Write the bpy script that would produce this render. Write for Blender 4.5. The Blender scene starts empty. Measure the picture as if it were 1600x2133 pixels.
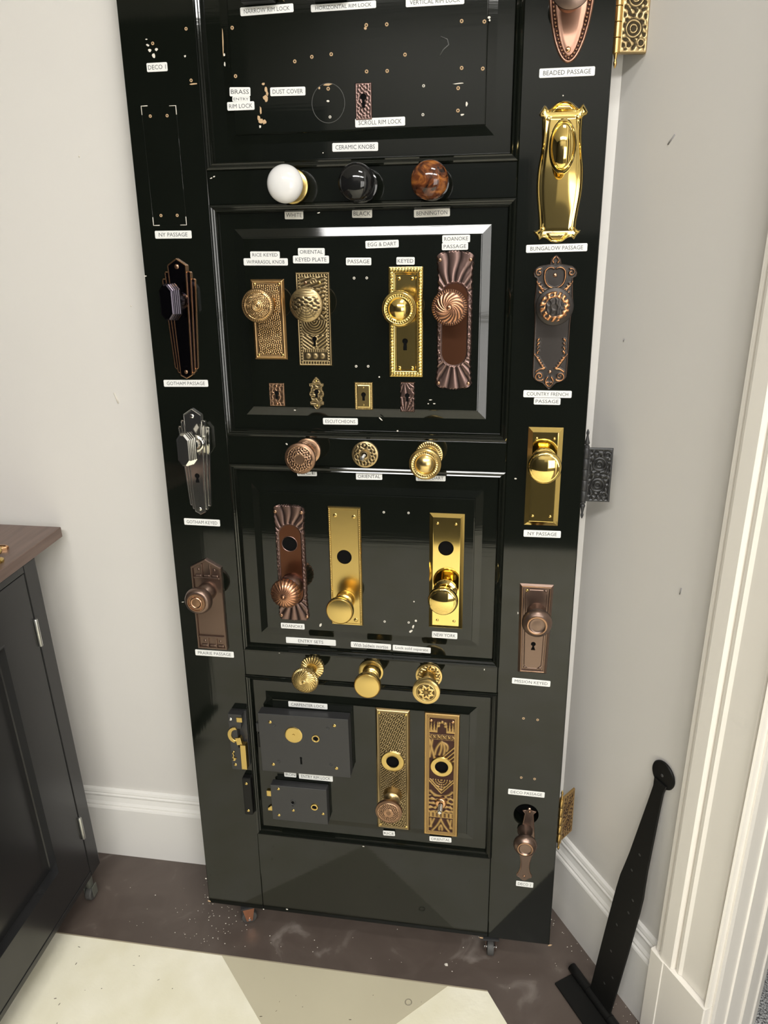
import bpy, bmesh, math, random
import numpy as np
from mathutils import Matrix, Vector

random.seed(7)
scene = bpy.context.scene
COL = scene.collection
PI = math.pi

# ------------------------------------------------------------------ camera
_loc, _r, _u, _b = ((0.63288, -1.20338, 1.53605), (0.986899, 0.159692, -0.022986), (-0.039142, 0.375204, 0.926115), (0.156518, -0.913083, 0.37654))
cam_data = bpy.data.cameras.new('camera')
cam = bpy.data.objects.new('camera', cam_data)
COL.objects.link(cam)
cam_data.sensor_fit = 'HORIZONTAL'
cam_data.sensor_width = 36.0
cam_data.lens = 36.0 * 1602.0 / 1600.0
cam_data.clip_start = 0.02
cam.matrix_world = Matrix(((_r[0], _u[0], _b[0], _loc[0]), (_r[1], _u[1], _b[1], _loc[1]), (_r[2], _u[2], _b[2], _loc[2]), (0, 0, 0, 1)))
scene.camera = cam

# ------------------------------------------------------------------ view / world
scene.view_settings.view_transform = 'Standard'
scene.view_settings.look = 'None'
scene.view_settings.gamma = 1.0
scene.view_settings.use_curve_mapping = False
scene.view_settings.exposure = 0.22
world = bpy.data.worlds.new('world')
scene.world = world
world.use_nodes = True
world.node_tree.nodes['Background'].inputs[0].default_value = (0.9, 0.92, 1.0, 1)
world.node_tree.nodes['Background'].inputs[1].default_value = 0.05

LAMP = 26.0           # brightness of the ceiling diffusers
LEAN = 0.0715        # the door leans back against the wall
ORIGIN = Vector((0.0, 0.0, 0.06))
UP = Vector((0, math.sin(LEAN), math.cos(LEAN)))
NRM = Vector((0, -math.cos(LEAN), math.sin(LEAN)))
ROT = Matrix(((1, UP.x, NRM.x), (0, UP.y, NRM.y), (0, UP.z, NRM.z)))

# ------------------------------------------------------------------ materials
MATS = {}
def srgb(r, g, b):
    f = lambda c: (c / 255.0 / 12.92) if c / 255.0 <= 0.04045 else ((c / 255.0 + 0.055) / 1.055) ** 2.4
    return (f(r), f(g), f(b), 1.0)

def new_mat(name):
    m = bpy.data.materials.new(name); m.use_nodes = True
    MATS[name] = m
    nt = m.node_tree
    return m, nt, nt.nodes['Principled BSDF']

def add_bump(nt, bs, scale, strength, stretch=(1, 1, 1), detail=3.0, dist=0.001):
    tc = nt.nodes.new('ShaderNodeTexCoord'); mp = nt.nodes.new('ShaderNodeMapping')
    mp.inputs['Scale'].default_value = stretch
    nz = nt.nodes.new('ShaderNodeTexNoise'); nz.inputs['Scale'].default_value = scale; nz.inputs['Detail'].default_value = detail
    bp = nt.nodes.new('ShaderNodeBump'); bp.inputs['Strength'].default_value = strength; bp.inputs['Distance'].default_value = dist
    nt.links.new(tc.outputs['Object'], mp.inputs[0]); nt.links.new(mp.outputs[0], nz.inputs['Vector'])
    nt.links.new(nz.outputs[0], bp.inputs['Height']); nt.links.new(bp.outputs[0], bs.inputs['Normal'])
    return nz

def mottle(nt, bs, c1, c2, scale, lo=0.4, hi=0.6, detail=4.0, stretch=(1, 1, 1), distortion=0.0):
    tc = nt.nodes.new('ShaderNodeTexCoord'); mp = nt.nodes.new('ShaderNodeMapping')
    mp.inputs['Scale'].default_value = stretch
    nz = nt.nodes.new('ShaderNodeTexNoise'); nz.inputs['Scale'].default_value = scale; nz.inputs['Detail'].default_value = detail
    nz.inputs['Distortion'].default_value = distortion
    cr = nt.nodes.new('ShaderNodeValToRGB')
    cr.color_ramp.elements[0].position = lo; cr.color_ramp.elements[0].color = c1
    cr.color_ramp.elements[1].position = hi; cr.color_ramp.elements[1].color = c2
    nt.links.new(tc.outputs['Object'], mp.inputs[0]); nt.links.new(mp.outputs[0], nz.inputs['Vector'])
    nt.links.new(nz.outputs[0], cr.inputs[0]); nt.links.new(cr.outputs[0], bs.inputs['Base Color'])
    return cr

def plain(name, col, rough=0.5, metal=0.0, bump=None, spec=0.5):
    m, nt, bs = new_mat(name)
    bs.inputs['Base Color'].default_value = col; bs.inputs['Roughness'].default_value = rough; bs.inputs['Metallic'].default_value = metal
    bs.inputs['Specular IOR Level'].default_value = spec
    if bump: add_bump(nt, bs, *bump)
    return m

def patina(name, dark, bright, rough_dark=0.5, rough=0.25, bump=None, metal=1.0, metal_dark=0.8):
    """metal whose recesses keep a dark finish; 'relief' is a per-vertex height"""
    m, nt, bs = new_mat(name)
    at = nt.nodes.new('ShaderNodeAttribute'); at.attribute_name = 'relief'
    cr = nt.nodes.new('ShaderNodeValToRGB')
    cr.color_ramp.elements[0].position = 0.15; cr.color_ramp.elements[0].color = dark
    cr.color_ramp.elements[1].position = 0.8; cr.color_ramp.elements[1].color = bright
    nt.links.new(at.outputs['Fac'], cr.inputs[0]); nt.links.new(cr.outputs[0], bs.inputs['Base Color'])
    mr = nt.nodes.new('ShaderNodeMapRange'); mr.inputs['To Min'].default_value = rough_dark; mr.inputs['To Max'].default_value = rough
    nt.links.new(at.outputs['Fac'], mr.inputs['Value']); nt.links.new(mr.outputs[0], bs.inputs['Roughness'])
    mm = nt.nodes.new('ShaderNodeMapRange'); mm.inputs['To Min'].default_value = metal_dark; mm.inputs['To Max'].default_value = metal
    nt.links.new(at.outputs['Fac'], mm.inputs['Value']); nt.links.new(mm.outputs[0], bs.inputs['Metallic'])
    if bump: add_bump(nt, bs, *bump)
    return m

def gloss_black(name, stretch):
    m, nt, bs = new_mat(name)
    bs.inputs['Base Color'].default_value = (0.0048, 0.0060, 0.0042, 1); bs.inputs['Roughness'].default_value = 0.055
    add_bump(nt, bs, 60.0, 0.03, stretch, 3.0, 0.001)
    return m
black_h = gloss_black('black_gloss_paint_rails', (0.12, 3.0, 1.0))
black_v = gloss_black('black_gloss_paint_stiles', (3.0, 0.12, 1.0))
void_black = plain('unlit_black', (0.004, 0.004, 0.004, 1), 0.9, spec=0.1)
raw_wood = plain('raw_wood', srgb(196, 165, 128), 0.8)
white_chip = plain('white_primer', srgb(222, 216, 204), 0.7)
wall_paint, nt, bs = new_mat('wall_paint_grey'); bs.inputs['Roughness'].default_value = 0.55
mottle(nt, bs, (0.70, 0.675, 0.640, 1), (0.72, 0.695, 0.66, 1), 1.5, 0.3, 0.7)
add_bump(nt, bs, 140.0, 0.12, (1, 1, 1), 4.0, 0.001)
trim_white = plain('trim_white', (0.80, 0.78, 0.74, 1), 0.35, bump=(30.0, 0.08, (1, 1, 1), 3.0, 0.001))
casing_white = plain('casing_white', (0.83, 0.79, 0.72, 1), 0.35, bump=(40.0, 0.1, (1, 1, 0.3), 3.0, 0.001))
ceiling_paint = plain('ceiling_paint', (0.62, 0.61, 0.59, 1), 0.9)
dark_wall = plain('dark_display_wall', (0.022, 0.023, 0.028, 1), 0.7)
mid_wall = plain('rear_wall_paint', (0.13, 0.125, 0.115, 1), 0.8)

floor_brown, nt, bs = new_mat('floor_brown_paint'); bs.inputs['Roughness'].default_value = 0.38
cr = mottle(nt, bs, (0.088, 0.067, 0.056, 1), (0.27, 0.235, 0.21, 1), 9.0, 0.42, 0.82, 8.0, (1, 1, 1), 1.2)
e = cr.color_ramp.elements.new(0.62); e.color = (0.105, 0.081, 0.068, 1)
add_bump(nt, bs, 25.0, 0.08, (1, 1, 1), 4.0, 0.002)
cream, nt, bs = new_mat('floor_cream_paint'); bs.inputs['Roughness'].default_value = 0.5
mottle(nt, bs, (0.82, 0.775, 0.58, 1), (0.93, 0.89, 0.73, 1), 7.0, 0.30, 0.62, 6.0)
add_bump(nt, bs, 55.0, 0.35, (1, 1, 1), 6.0, 0.002)
tan, nt, bs = new_mat('floor_tan_paint'); bs.inputs['Roughness'].default_value = 0.45
mottle(nt, bs, (0.55, 0.50, 0.36, 1), (0.59, 0.54, 0.39, 1), 4.0, 0.3, 0.7)
carpet, nt, bs = new_mat('grey_carpet'); bs.inputs['Roughness'].default_value = 0.95
mottle(nt, bs, (0.06, 0.06, 0.062, 1), (0.55, 0.55, 0.54, 1), 260.0, 0.35, 0.66, 2.0)
add_bump(nt, bs, 260.0, 1.0, (1, 1, 1), 2.0, 0.004)
label_white = plain('label_white', (0.82, 0.82, 0.80, 1), 0.42)
label_shaded = plain('label_shaded_white', (0.62, 0.60, 0.54, 1), 0.42)  # label white greyed to paint in the shade under the rail
ink = plain('label_ink', (0.055, 0.055, 0.058, 1), 0.6)
lamp_glow, nt, bs = new_mat('lamp_diffuser')
bs.inputs['Base Color'].default_value = (0.9, 0.9, 0.9, 1); bs.inputs['Emission Color'].default_value = (1.0, 0.99, 0.965, 1); bs.inputs['Emission Strength'].default_value = LAMP

fill_glow, nt, bs = new_mat('fill_light_pane')  # glow of the added window, a fill light for the lower walls
bs.inputs['Base Color'].default_value = (0.8, 0.8, 0.8, 1); bs.inputs['Emission Color'].default_value = (1.0, 0.985, 0.95, 1); bs.inputs['Emission Strength'].default_value = 3.4
brass = plain('polished_brass', (0.84, 0.62, 0.21, 1), 0.06, 1.0)
brass_soft = plain('satin_brass', (0.62, 0.455, 0.165, 1), 0.25, 1.0, bump=(30.0, 0.08, (1, 1, 1), 3.0, 0.001))
brass_relief = patina('cast_brass', (0.20, 0.125, 0.025, 1), (0.80, 0.59, 0.20, 1), 0.3, 0.14)
brass_satin_relief = patina('cast_satin_brass', (0.13, 0.085, 0.03, 1), (0.74, 0.54, 0.22, 1), 0.4, 0.24)
antique = patina('antique_brass', (0.036, 0.023, 0.012, 1), (0.55, 0.345, 0.155, 1), 0.5, 0.27)
antique_pale = patina('antique_pale_brass', (0.042, 0.031, 0.016, 1), (0.43, 0.32, 0.165, 1), 0.5, 0.30)
antique_copper = patina('antique_copper', (0.040, 0.023, 0.016, 1), (0.44, 0.265, 0.165, 1), 0.5, 0.27)
antique_wine = patina('antique_wine_brass', (0.062, 0.030, 0.025, 1), (0.46, 0.30, 0.125, 1), 0.5, 0.34)
roanoke_metal = patina('plum_bronze', (0.040, 0.025, 0.022, 1), (0.24, 0.155, 0.135, 1), 0.45, 0.30)
plum_field = plain('red_brown_bronze', (0.115, 0.044, 0.021, 1), 0.30, 0.75)
copper_knob = patina('worn_copper', (0.032, 0.020, 0.018, 1), (0.55, 0.27, 0.155, 1), 0.45, 0.25)
french_metal = patina('charcoal_bronze', (0.056, 0.049, 0.045, 1), (0.70, 0.33, 0.15, 1), 0.40, 0.30)
oiled = plain('oil_rubbed_bronze', (0.21, 0.145, 0.115, 1), 0.33, 0.9, bump=(50.0, 0.06, (1, 1, 1), 3.0, 0.001))
oiled_worn = plain('worn_bronze_edge', (0.42, 0.25, 0.16, 1), 0.3, 1.0)
gun = plain('dark_gunmetal', (0.055, 0.048, 0.060, 1), 0.16, 1.0)
copper_edge = plain('copper_edge', (0.70, 0.40, 0.21, 1), 0.22, 1.0)
chrome = plain('polished_chrome', (0.82, 0.81, 0.77, 1), 0.09, 1.0)
steel = plain('bright_steel', (0.75, 0.75, 0.74, 1), 0.22, 1.0)
iron = plain('black_iron', (0.040, 0.040, 0.041, 1), 0.42, 0.3, bump=(120.0, 0.25, (1, 1, 1), 4.0, 0.001))
iron_relief = patina('black_cast_iron', (0.010, 0.010, 0.010, 1), (0.048, 0.048, 0.049, 1), 0.35, 0.25, metal=0.6, metal_dark=0.5)
strap_black = plain('matt_black_iron', (0.006, 0.006, 0.0055, 1), 0.5, bump=(70.0, 0.2, (1, 1, 1), 4.0, 0.001), spec=0.25)
white_glaze = plain('white_porcelain', (0.74, 0.73, 0.72, 1), 0.10)
black_glaze = plain('black_porcelain', (0.008, 0.008, 0.008, 1), 0.06)
benn, nt, bs = new_mat('bennington_glaze'); bs.inputs['Roughness'].default_value = 0.08
cr = mottle(nt, bs, (0.014, 0.006, 0.004, 1), (0.46, 0.17, 0.035, 1), 42.0, 0.36, 0.70, 4.0, (1, 1, 1), 1.8)
e = cr.color_ramp.elements.new(0.50); e.color = (0.12, 0.035, 0.012, 1)
wood_top, nt, bs = new_mat('brown_wood_top'); bs.inputs['Roughness'].default_value = 0.30
mottle(nt, bs, (0.115, 0.072, 0.056, 1), (0.165, 0.108, 0.086, 1), 6.0, 0.3, 0.7, 5.0, (14.0, 1.0, 14.0))
cab_black = plain('cabinet_black_paint', (0.017, 0.017, 0.0175, 1), 0.24, bump=(50.0, 0.04, (3, 3, 0.2), 3.0, 0.001))
rubber = plain('grey_rubber', (0.07, 0.068, 0.064, 1), 0.6)
caster_copper = plain('caster_copper_fork', (0.50, 0.22, 0.12, 1), 0.32, 0.8)

# ------------------------------------------------------------------ mesh helpers
def link(name, me, mat, parent=None, smooth=None):
    if mat is not None: me.materials.append(mat)
    o = bpy.data.objects.new(name, me)
    COL.objects.link(o)
    if parent is not None: o.parent = parent
    if smooth == 'angle' or isinstance(smooth, float):
        me.shade_smooth(); me.set_sharp_from_angle(angle=math.radians(smooth if isinstance(smooth, float) else 35))
    elif smooth: me.shade_smooth()
    return o

def tag(o, label, cat, group=None, kind=None):
    if label: o['label'] = label
    if cat: o['category'] = cat
    if group: o['group'] = group
    if kind: o['kind'] = kind
    return o

def mount(name, label, cat, u, v, w=0.0, rot=0.0, group=None):
    """Empty standing on the door's surface; x right, y up the door, z out of it"""
    o = bpy.data.objects.new(name, None); COL.objects.link(o); o.empty_display_size = 0.02
    M = ROT.to_4x4() @ Matrix.Rotation(rot, 4, 'Z')
    M.translation = ORIGIN + Vector((u, 0, 0)) + UP * v + NRM * w
    o.matrix_world = M
    return tag(o, label, cat, group)

def thing(name, label, cat, loc, rotz=0.0, group=None):
    o = bpy.data.objects.new(name, None); COL.objects.link(o); o.empty_display_size = 0.05
    o.location = loc; o.rotation_euler = (0, 0, rotz)
    return tag(o, label, cat, group)

def pydata(name, verts, faces, mat, parent=None, smooth=None, relief=None):
    me = bpy.data.meshes.new(name)
    me.from_pydata([tuple(map(float, v)) for v in verts], [], [tuple(map(int, f)) for f in faces]); me.update()
    if relief is not None:
        a = me.attributes.new('relief', 'FLOAT', 'POINT'); a.data.foreach_set('value', np.asarray(relief, dtype=np.float32).ravel())
    return link(name, me, mat, parent, smooth)

def from_bm(name, bm, mat, parent=None, smooth=None):
    bmesh.ops.recalc_face_normals(bm, faces=bm.faces)
    me = bpy.data.meshes.new(name); bm.to_mesh(me); bm.free()
    return link(name, me, mat, parent, smooth)

def box(name, x0, x1, y0, y1, z0, z1, mat, parent=None, bev=0.0, smooth=None):
    bm = bmesh.new(); bmesh.ops.create_cube(bm, size=1.0)
    for v in bm.verts:
        v.co = Vector(((x0 + x1) / 2 + v.co.x * (x1 - x0), (y0 + y1) / 2 + v.co.y * (y1 - y0), (z0 + z1) / 2 + v.co.z * (z1 - z0)))
    if bev > 0: bmesh.ops.bevel(bm, geom=bm.edges[:], offset=bev, segments=2, profile=0.5, affect='EDGES')
    return from_bm(name, bm, mat, parent, smooth)

def rect(w, h, cx=0.0, cy=0.0):
    return [(cx - w / 2, cy - h / 2), (cx + w / 2, cy - h / 2), (cx + w / 2, cy + h / 2), (cx - w / 2, cy + h / 2)]

def circle(r, n=32, cx=0.0, cy=0.0, ry=None):
    return [(cx + r * math.cos(2 * PI * i / n), cy + (ry or r) * math.sin(2 * PI * i / n)) for i in range(n)]

def inset(poly, d):
    out = []; n = len(poly)
    area = sum(poly[i][0] * poly[(i + 1) % n][1] - poly[(i + 1) % n][0] * poly[i][1] for i in range(n))
    s = 1 if area > 0 else -1
    for i in range(n):
        a, b, c = Vector(poly[i - 1]), Vector(poly[i]), Vector(poly[(i + 1) % n])
        e1 = (b - a).normalized(); e2 = (c - b).normalized()
        n1 = Vector((-e1.y, e1.x)) * s; n2 = Vector((-e2.y, e2.x)) * s
        m = n1 + n2
        if m.length < 1e-6: m = n1
        m.normalize(); k = max(0.35, m.dot(n1))
        out.append(tuple(b + m * (d / k)))
    return out

def loops(name, lps, mat, parent=None, smooth=None, holes=(), cap=True, close=False, relief=None):
    """nested outlines [(points, z), ...] joined in order; the last is capped, with holes cut out"""
    bm = bmesh.new(); rings = []
    for pts, z in lps: rings.append([bm.verts.new((p[0], p[1], z)) for p in pts])
    n = len(rings[0])
    for a, b in zip(rings[:-1], rings[1:]):
        for i in range(n):
            try: bm.faces.new((a[i], a[(i + 1) % n], b[(i + 1) % n], b[i]))
            except ValueError: pass
    if cap:
        z = lps[-1][1]
        if not holes: bm.faces.new(rings[-1])
        else:
            edges = []
            for i in range(n):
                a, b = rings[-1][i], rings[-1][(i + 1) % n]
                edges.append(bm.edges.get((a, b)) or bm.edges.new((a, b)))
            walls = []
            for h in holes:
                hv = [bm.verts.new((p[0], p[1], z)) for p in h]
                edges += [bm.edges.new((hv[i], hv[(i + 1) % len(hv)])) for i in range(len(hv))]
                walls.append(hv)
            bmesh.ops.triangle_fill(bm, use_beauty=True, use_dissolve=False, edges=edges, normal=(0, 0, 1))
            for hv in walls:
                lo = [bm.verts.new((v.co.x, v.co.y, lps[0][1])) for v in hv]
                for i in range(len(hv)): bm.faces.new((hv[i], hv[(i + 1) % len(hv)], lo[(i + 1) % len(hv)], lo[i]))
    if close: bm.faces.new(rings[0][::-1])
    o = from_bm(name, bm, mat, parent, smooth)
    if relief is not None:
        a = o.data.attributes.new('relief', 'FLOAT', 'POINT'); a.data.foreach_set('value', np.full(len(o.data.vertices), relief, dtype=np.float32))
    return o

def prism(name, poly, z0, z1, mat, parent=None, bev=0.0006, holes=(), smooth=None, close=False, relief=None):
    return loops(name, [(poly, z0), (poly, z1 - bev), (inset(poly, bev), z1)], mat, parent, smooth, holes, True, close, relief)

def tube(name, pts, r, mat, parent=None, n=8, smooth=True, closed=False):
    bm = bmesh.new(); rings = []; P = [Vector(p) for p in pts]
    for i, p in enumerate(P):
        t = (P[min(i + 1, len(P) - 1)] - P[max(i - 1, 0)]) if not closed else (P[(i + 1) % len(P)] - P[i - 1])
        t.normalize()
        a = t.orthogonal() if abs(t.z) > 0.9 else t.cross(Vector((0, 0, 1))); a.normalize(); b = t.cross(a)
        rings.append([bm.verts.new(p + (a * math.cos(2 * PI * k / n) + b * math.sin(2 * PI * k / n)) * r) for k in range(n)])
    pairs = list(zip(rings[:-1], rings[1:])) + ([(rings[-1], rings[0])] if closed else [])
    for A, B in pairs:
        for k in range(n): bm.faces.new((A[k], A[(k + 1) % n], B[(k + 1) % n], B[k]))
    if not closed:
        bm.faces.new(rings[0][::-1]); bm.faces.new(rings[-1])
    return from_bm(name, bm, mat, parent, smooth)

def turned(name, prof, mat, parent=None, n=48, disp=None, smooth=40.0, at=(0, 0, 0), sx=1.0, sy=1.0):
    """a turned solid: prof = [(radius, height), ...] from the front centre to the back; disp(R, T) -> (dz, relief)"""
    prof = np.asarray(prof, float); K = len(prof)
    T = np.arange(n) * 2 * PI / n
    R = np.maximum(prof[:, 0], 1e-5)[:, None] * np.ones(n); Z = prof[:, 1][:, None] * np.ones(n)
    A = np.ones_like(R); dr = 0
    if disp is not None:
        out = disp(R, np.ones((K, 1)) * T, Z)
        Z = Z + out[0]; A = out[1]; dr = out[2] if len(out) > 2 else 0
    R = R + dr
    X = R * np.cos(T) * sx + at[0]; Y = R * np.sin(T) * sy + at[1]; Z = Z + at[2]
    V = np.stack([X, Y, Z], -1).reshape(-1, 3)
    i, j = np.meshgrid(np.arange(K - 1), np.arange(n), indexing='ij'); j2 = (j + 1) % n
    F = np.stack([i * n + j, (i + 1) * n + j, (i + 1) * n + j2, i * n + j2], -1).reshape(-1, 4)
    return pydata(name, V, F.tolist(), mat, parent, smooth, A)

def arc_prof(r0, z0, r1, z1, bulge, k=10):
    """points from (r0,z0) to (r1,z1), bowed outward by bulge"""
    t = np.linspace(0, 1, k); d = np.array([r1 - r0, z1 - z0]); L = np.hypot(*d); nrm = np.array([-d[1], d[0]]) / L
    b = bulge * 4 * t * (1 - t)
    return [(r0 + d[0] * a + nrm[0] * c, z0 + d[1] * a + nrm[1] * c) for a, c in zip(t, b)]

def dome(R, zf, drop, k=26, power=2.0):
    r = np.linspace(0, R, k)
    return [(a, zf - drop * (a / R) ** power) for a in r]

def relief(name, rows, M, N, hf, mat, parent=None, holes=(), smooth=True, z0=0.0, warp=None):
    """grid plate between left and right outlines rows = [(y, xl, xr), ...]; hf(X, Y, E) -> height, relief"""
    rows = np.asarray(sorted(rows, key=lambda r: r[0]), float)
    yy = np.linspace(rows[0, 0], rows[-1, 0], N)
    XL = np.interp(yy, rows[:, 0], rows[:, 1]); XR = np.interp(yy, rows[:, 0], rows[:, 2])
    s = np.linspace(0, 1, M)
    X = XL[:, None] + (XR - XL)[:, None] * s; Y = yy[:, None] * np.ones(M)
    E = np.minimum(np.minimum(X - XL[:, None], XR[:, None] - X), np.minimum(Y - yy[0], yy[-1] - Y))
    i, j = np.meshgrid(np.arange(N - 1), np.arange(M - 1), indexing='ij')
    F = np.stack([i * M + j, i * M + j + 1, (i + 1) * M + j + 1, (i + 1) * M + j], -1).reshape(-1, 4)
    for sd in holes:
        D = sd(X, Y)
        keep = D.ravel()[F].mean(1) > 0
        F = F[keep]
        for _ in range(4):
            e = 1e-5; D = sd(X, Y); gx = (sd(X + e, Y) - D) / e; gy = (sd(X, Y + e) - D) / e
            g = np.hypot(gx, gy) + 1e-9; m = D < 0
            X = np.where(m, X - gx / g ** 2 * D, X); Y = np.where(m, Y - gy / g ** 2 * D, Y)
    Z, A = hf(X, Y, E)
    if z0 == 0.0: Z = np.maximum(Z, 0.0002)
    if warp is not None: Y = warp(X, Y, s)
    A = np.clip(A * np.ones_like(X), 0, 1)
    V = np.stack([X, Y, Z * np.ones_like(X)], -1).reshape(-1, 3)
    idx = np.arange(N * M).reshape(N, M)
    rim = np.concatenate([idx[0, :], idx[1:, -1], idx[-1, -2::-1], idx[-2:0:-1, 0]])
    top = V[rim]; bot = top.copy(); bot[:, 2] = z0
    b = len(V); n = len(rim); k = np.arange(n); k2 = (k + 1) % n
    SF = np.stack([b + k, b + n + k, b + n + k2, b + k2], -1)
    VV = np.concatenate([V, top, bot]); FF = np.concatenate([F, SF])
    AA = np.concatenate([A.ravel(), A.ravel()[rim], A.ravel()[rim]])
    used = np.unique(FF); mp = -np.ones(len(VV), int); mp[used] = np.arange(len(used))
    return pydata(name, VV[used], mp[FF].tolist(), mat, parent, smooth, AA[used])

# ------------------------------------------------------------------ ornament height functions (metres)
def sstep(a, b, x):
    t = np.clip((x - a) / (b - a), 0, 1); return t * t * (3 - 2 * t)

def maze(X, Y, lam, seed, sharp=2.5):
    """meandering vermicelli ground: plane waves of one wavelength in random directions"""
    rs = np.random.RandomState(seed); f = 0
    for _ in range(9):
        a = rs.uniform(0, PI); ph = rs.uniform(0, 2 * PI)
        f = f + np.cos((X * math.cos(a) + Y * math.sin(a)) * 2 * PI / lam + ph)
    return 0.5 + 0.5 * np.tanh(f / 3.0 * sharp)

def stroke(X, Y, paths, w):
    """ridges along polylines, 1 on the line falling to 0 at about w"""
    best = np.full(X.shape, 1e9)
    for P in paths:
        P = np.asarray(P, float)
        for a, b in zip(P[:-1], P[1:]):
            d = b - a; L2 = d @ d + 1e-12
            t = np.clip(((X - a[0]) * d[0] + (Y - a[1]) * d[1]) / L2, 0, 1)
            best = np.minimum(best, (X - a[0] - t * d[0]) ** 2 + (Y - a[1] - t * d[1]) ** 2)
    return np.exp(-best / (w * w))

def spiral(cx, cy, r0, turns, a0=0.0, mirror=1, k=26):
    return [(cx + mirror * r0 * (1 - 0.85 * t) * math.cos(a0 + turns * 2 * PI * t), cy + r0 * (1 - 0.85 * t) * math.sin(a0 + turns * 2 * PI * t)) for t in np.linspace(0, 1, k)]

def bez(p0, p1, p2, k=10):
    return [((1 - t) ** 2 * p0[0] + 2 * t * (1 - t) * p1[0] + t * t * p2[0], (1 - t) ** 2 * p0[1] + 2 * t * (1 - t) * p1[1] + t * t * p2[1]) for t in np.linspace(0, 1, k)]

def key_sdf(cx, cy, r, h, w0, w1):
    """keyhole: disc of radius r at (cx,cy) with a slot of half width w0..w1 reaching h below it"""
    def f(X, Y):
        d1 = np.hypot(X - cx, Y - cy) - r
        t = np.clip((cy - Y) / h, 0, 1)
        d2 = np.maximum(np.abs(X - cx) - (w0 + (w1 - w0) * t), np.maximum(cy - h - Y, Y - cy))
        return np.minimum(d1, d2)
    return f

def key_poly(cx, cy, r, h, w0, w1, n=14):
    a0 = math.asin(min(0.95, w0 / r)); pts = [(cx + w1, cy - h), ]
    for i in range(n + 1):
        a = -PI / 2 + a0 + (2 * PI - 2 * a0) * i / n
        pts.append((cx + r * math.cos(a), cy + r * math.sin(a)))
    pts.append((cx - w1, cy - h))
    return pts

def disc_sdf(cx, cy, r): return lambda X, Y: np.hypot(X - cx, Y - cy) - r

def screw(parent, x, y, z, mat, r=0.0032, name='screw'):
    prof = [(0, 0.0013), (r * 0.5, 0.0012), (r * 0.85, 0.0007), (r, 0.0), (r, -0.0008)]
    return turned(name, prof, mat, parent, 12, at=(x, y, z))

def backing(parent, pts, name='keyhole'):
    return prism(name, pts, 0.0002, 0.0006, void_black, parent, 0.0001)

def smooth_rows(pts, n=120):
    """(y, half width) control points -> finely sampled symmetric rows on a Catmull-Rom curve"""
    p = np.asarray(sorted(pts), float); y = np.linspace(p[0, 0], p[-1, 0], n); k = np.clip(np.searchsorted(p[:, 0], y) - 1, 0, len(p) - 2)
    m = np.gradient(p[:, 1], p[:, 0]); h = p[k + 1, 0] - p[k, 0]; t = (y - p[k, 0]) / h
    x = (2 * t ** 3 - 3 * t ** 2 + 1) * p[k, 1] + (t ** 3 - 2 * t ** 2 + t) * h * m[k] + (-2 * t ** 3 + 3 * t ** 2) * p[k + 1, 1] + (t ** 3 - t ** 2) * h * m[k + 1]
    return [(a, -b, b) for a, b in zip(y, x)]

def spline(pts, sub=4):
    """open Catmull-Rom curve through 2-D points"""
    P = [Vector(p) for p in pts]; out = []
    for i in range(len(P) - 1):
        a, b, c, d = P[max(i - 1, 0)], P[i], P[i + 1], P[min(i + 2, len(P) - 1)]
        for j in range(sub):
            t = j / sub
            q = 0.5 * ((2 * b) + (c - a) * t + (2 * a - 5 * b + 4 * c - d) * t * t + (3 * b - a - 3 * c + d) * t ** 3)
            out.append((q.x, q.y))
    return out + [tuple(P[-1])]

# ================================================================== THE SETTING
WC = Vector((0.781, 0.175, 0)); WD = Vector((0.5457, -0.8380, 0)).normalized(); WN = Vector((-WD.y * -1, -WD.x, 0))
WN = Vector((WD.y, -WD.x, 0))            # into the room
def wp(s, out, z): 
    q = WC + WD * s + WN * out
    return (q.x, q.y, z)

def plan_prism(name, pts, z0, z1, mat, parent=None, smooth=None):
    n = len(pts)
    V = [(p[0], p[1], z0) for p in pts] + [(p[0], p[1], z1) for p in pts]
    F = [list(range(n))[::-1], list(range(n, 2 * n))] + [(i, (i + 1) % n, n + (i + 1) % n, n + i) for i in range(n)]
    bm = bmesh.new(); vs = [bm.verts.new(v) for v in V]
    for f in F: bm.faces.new([vs[i] for i in f])
    return from_bm(name, bm, mat, parent, smooth)

def structure(o): o['kind'] = 'structure'; return o

def run_profile(name, prof, pts_of, s0, s1, mat):
    """profile [(out, z)] swept straight from s0 to s1"""
    bm = bmesh.new()
    A = [bm.verts.new(pts_of(s0, o, z)) for o, z in prof]; B = [bm.verts.new(pts_of(s1, o, z)) for o, z in prof]
    n = len(prof)
    for i in range(n): bm.faces.new((A[i], A[(i + 1) % n], B[(i + 1) % n], B[i]))
    bm.faces.new(A[::-1]); bm.faces.new(B)
    return structure(from_bm(name, bm, mat))

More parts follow.
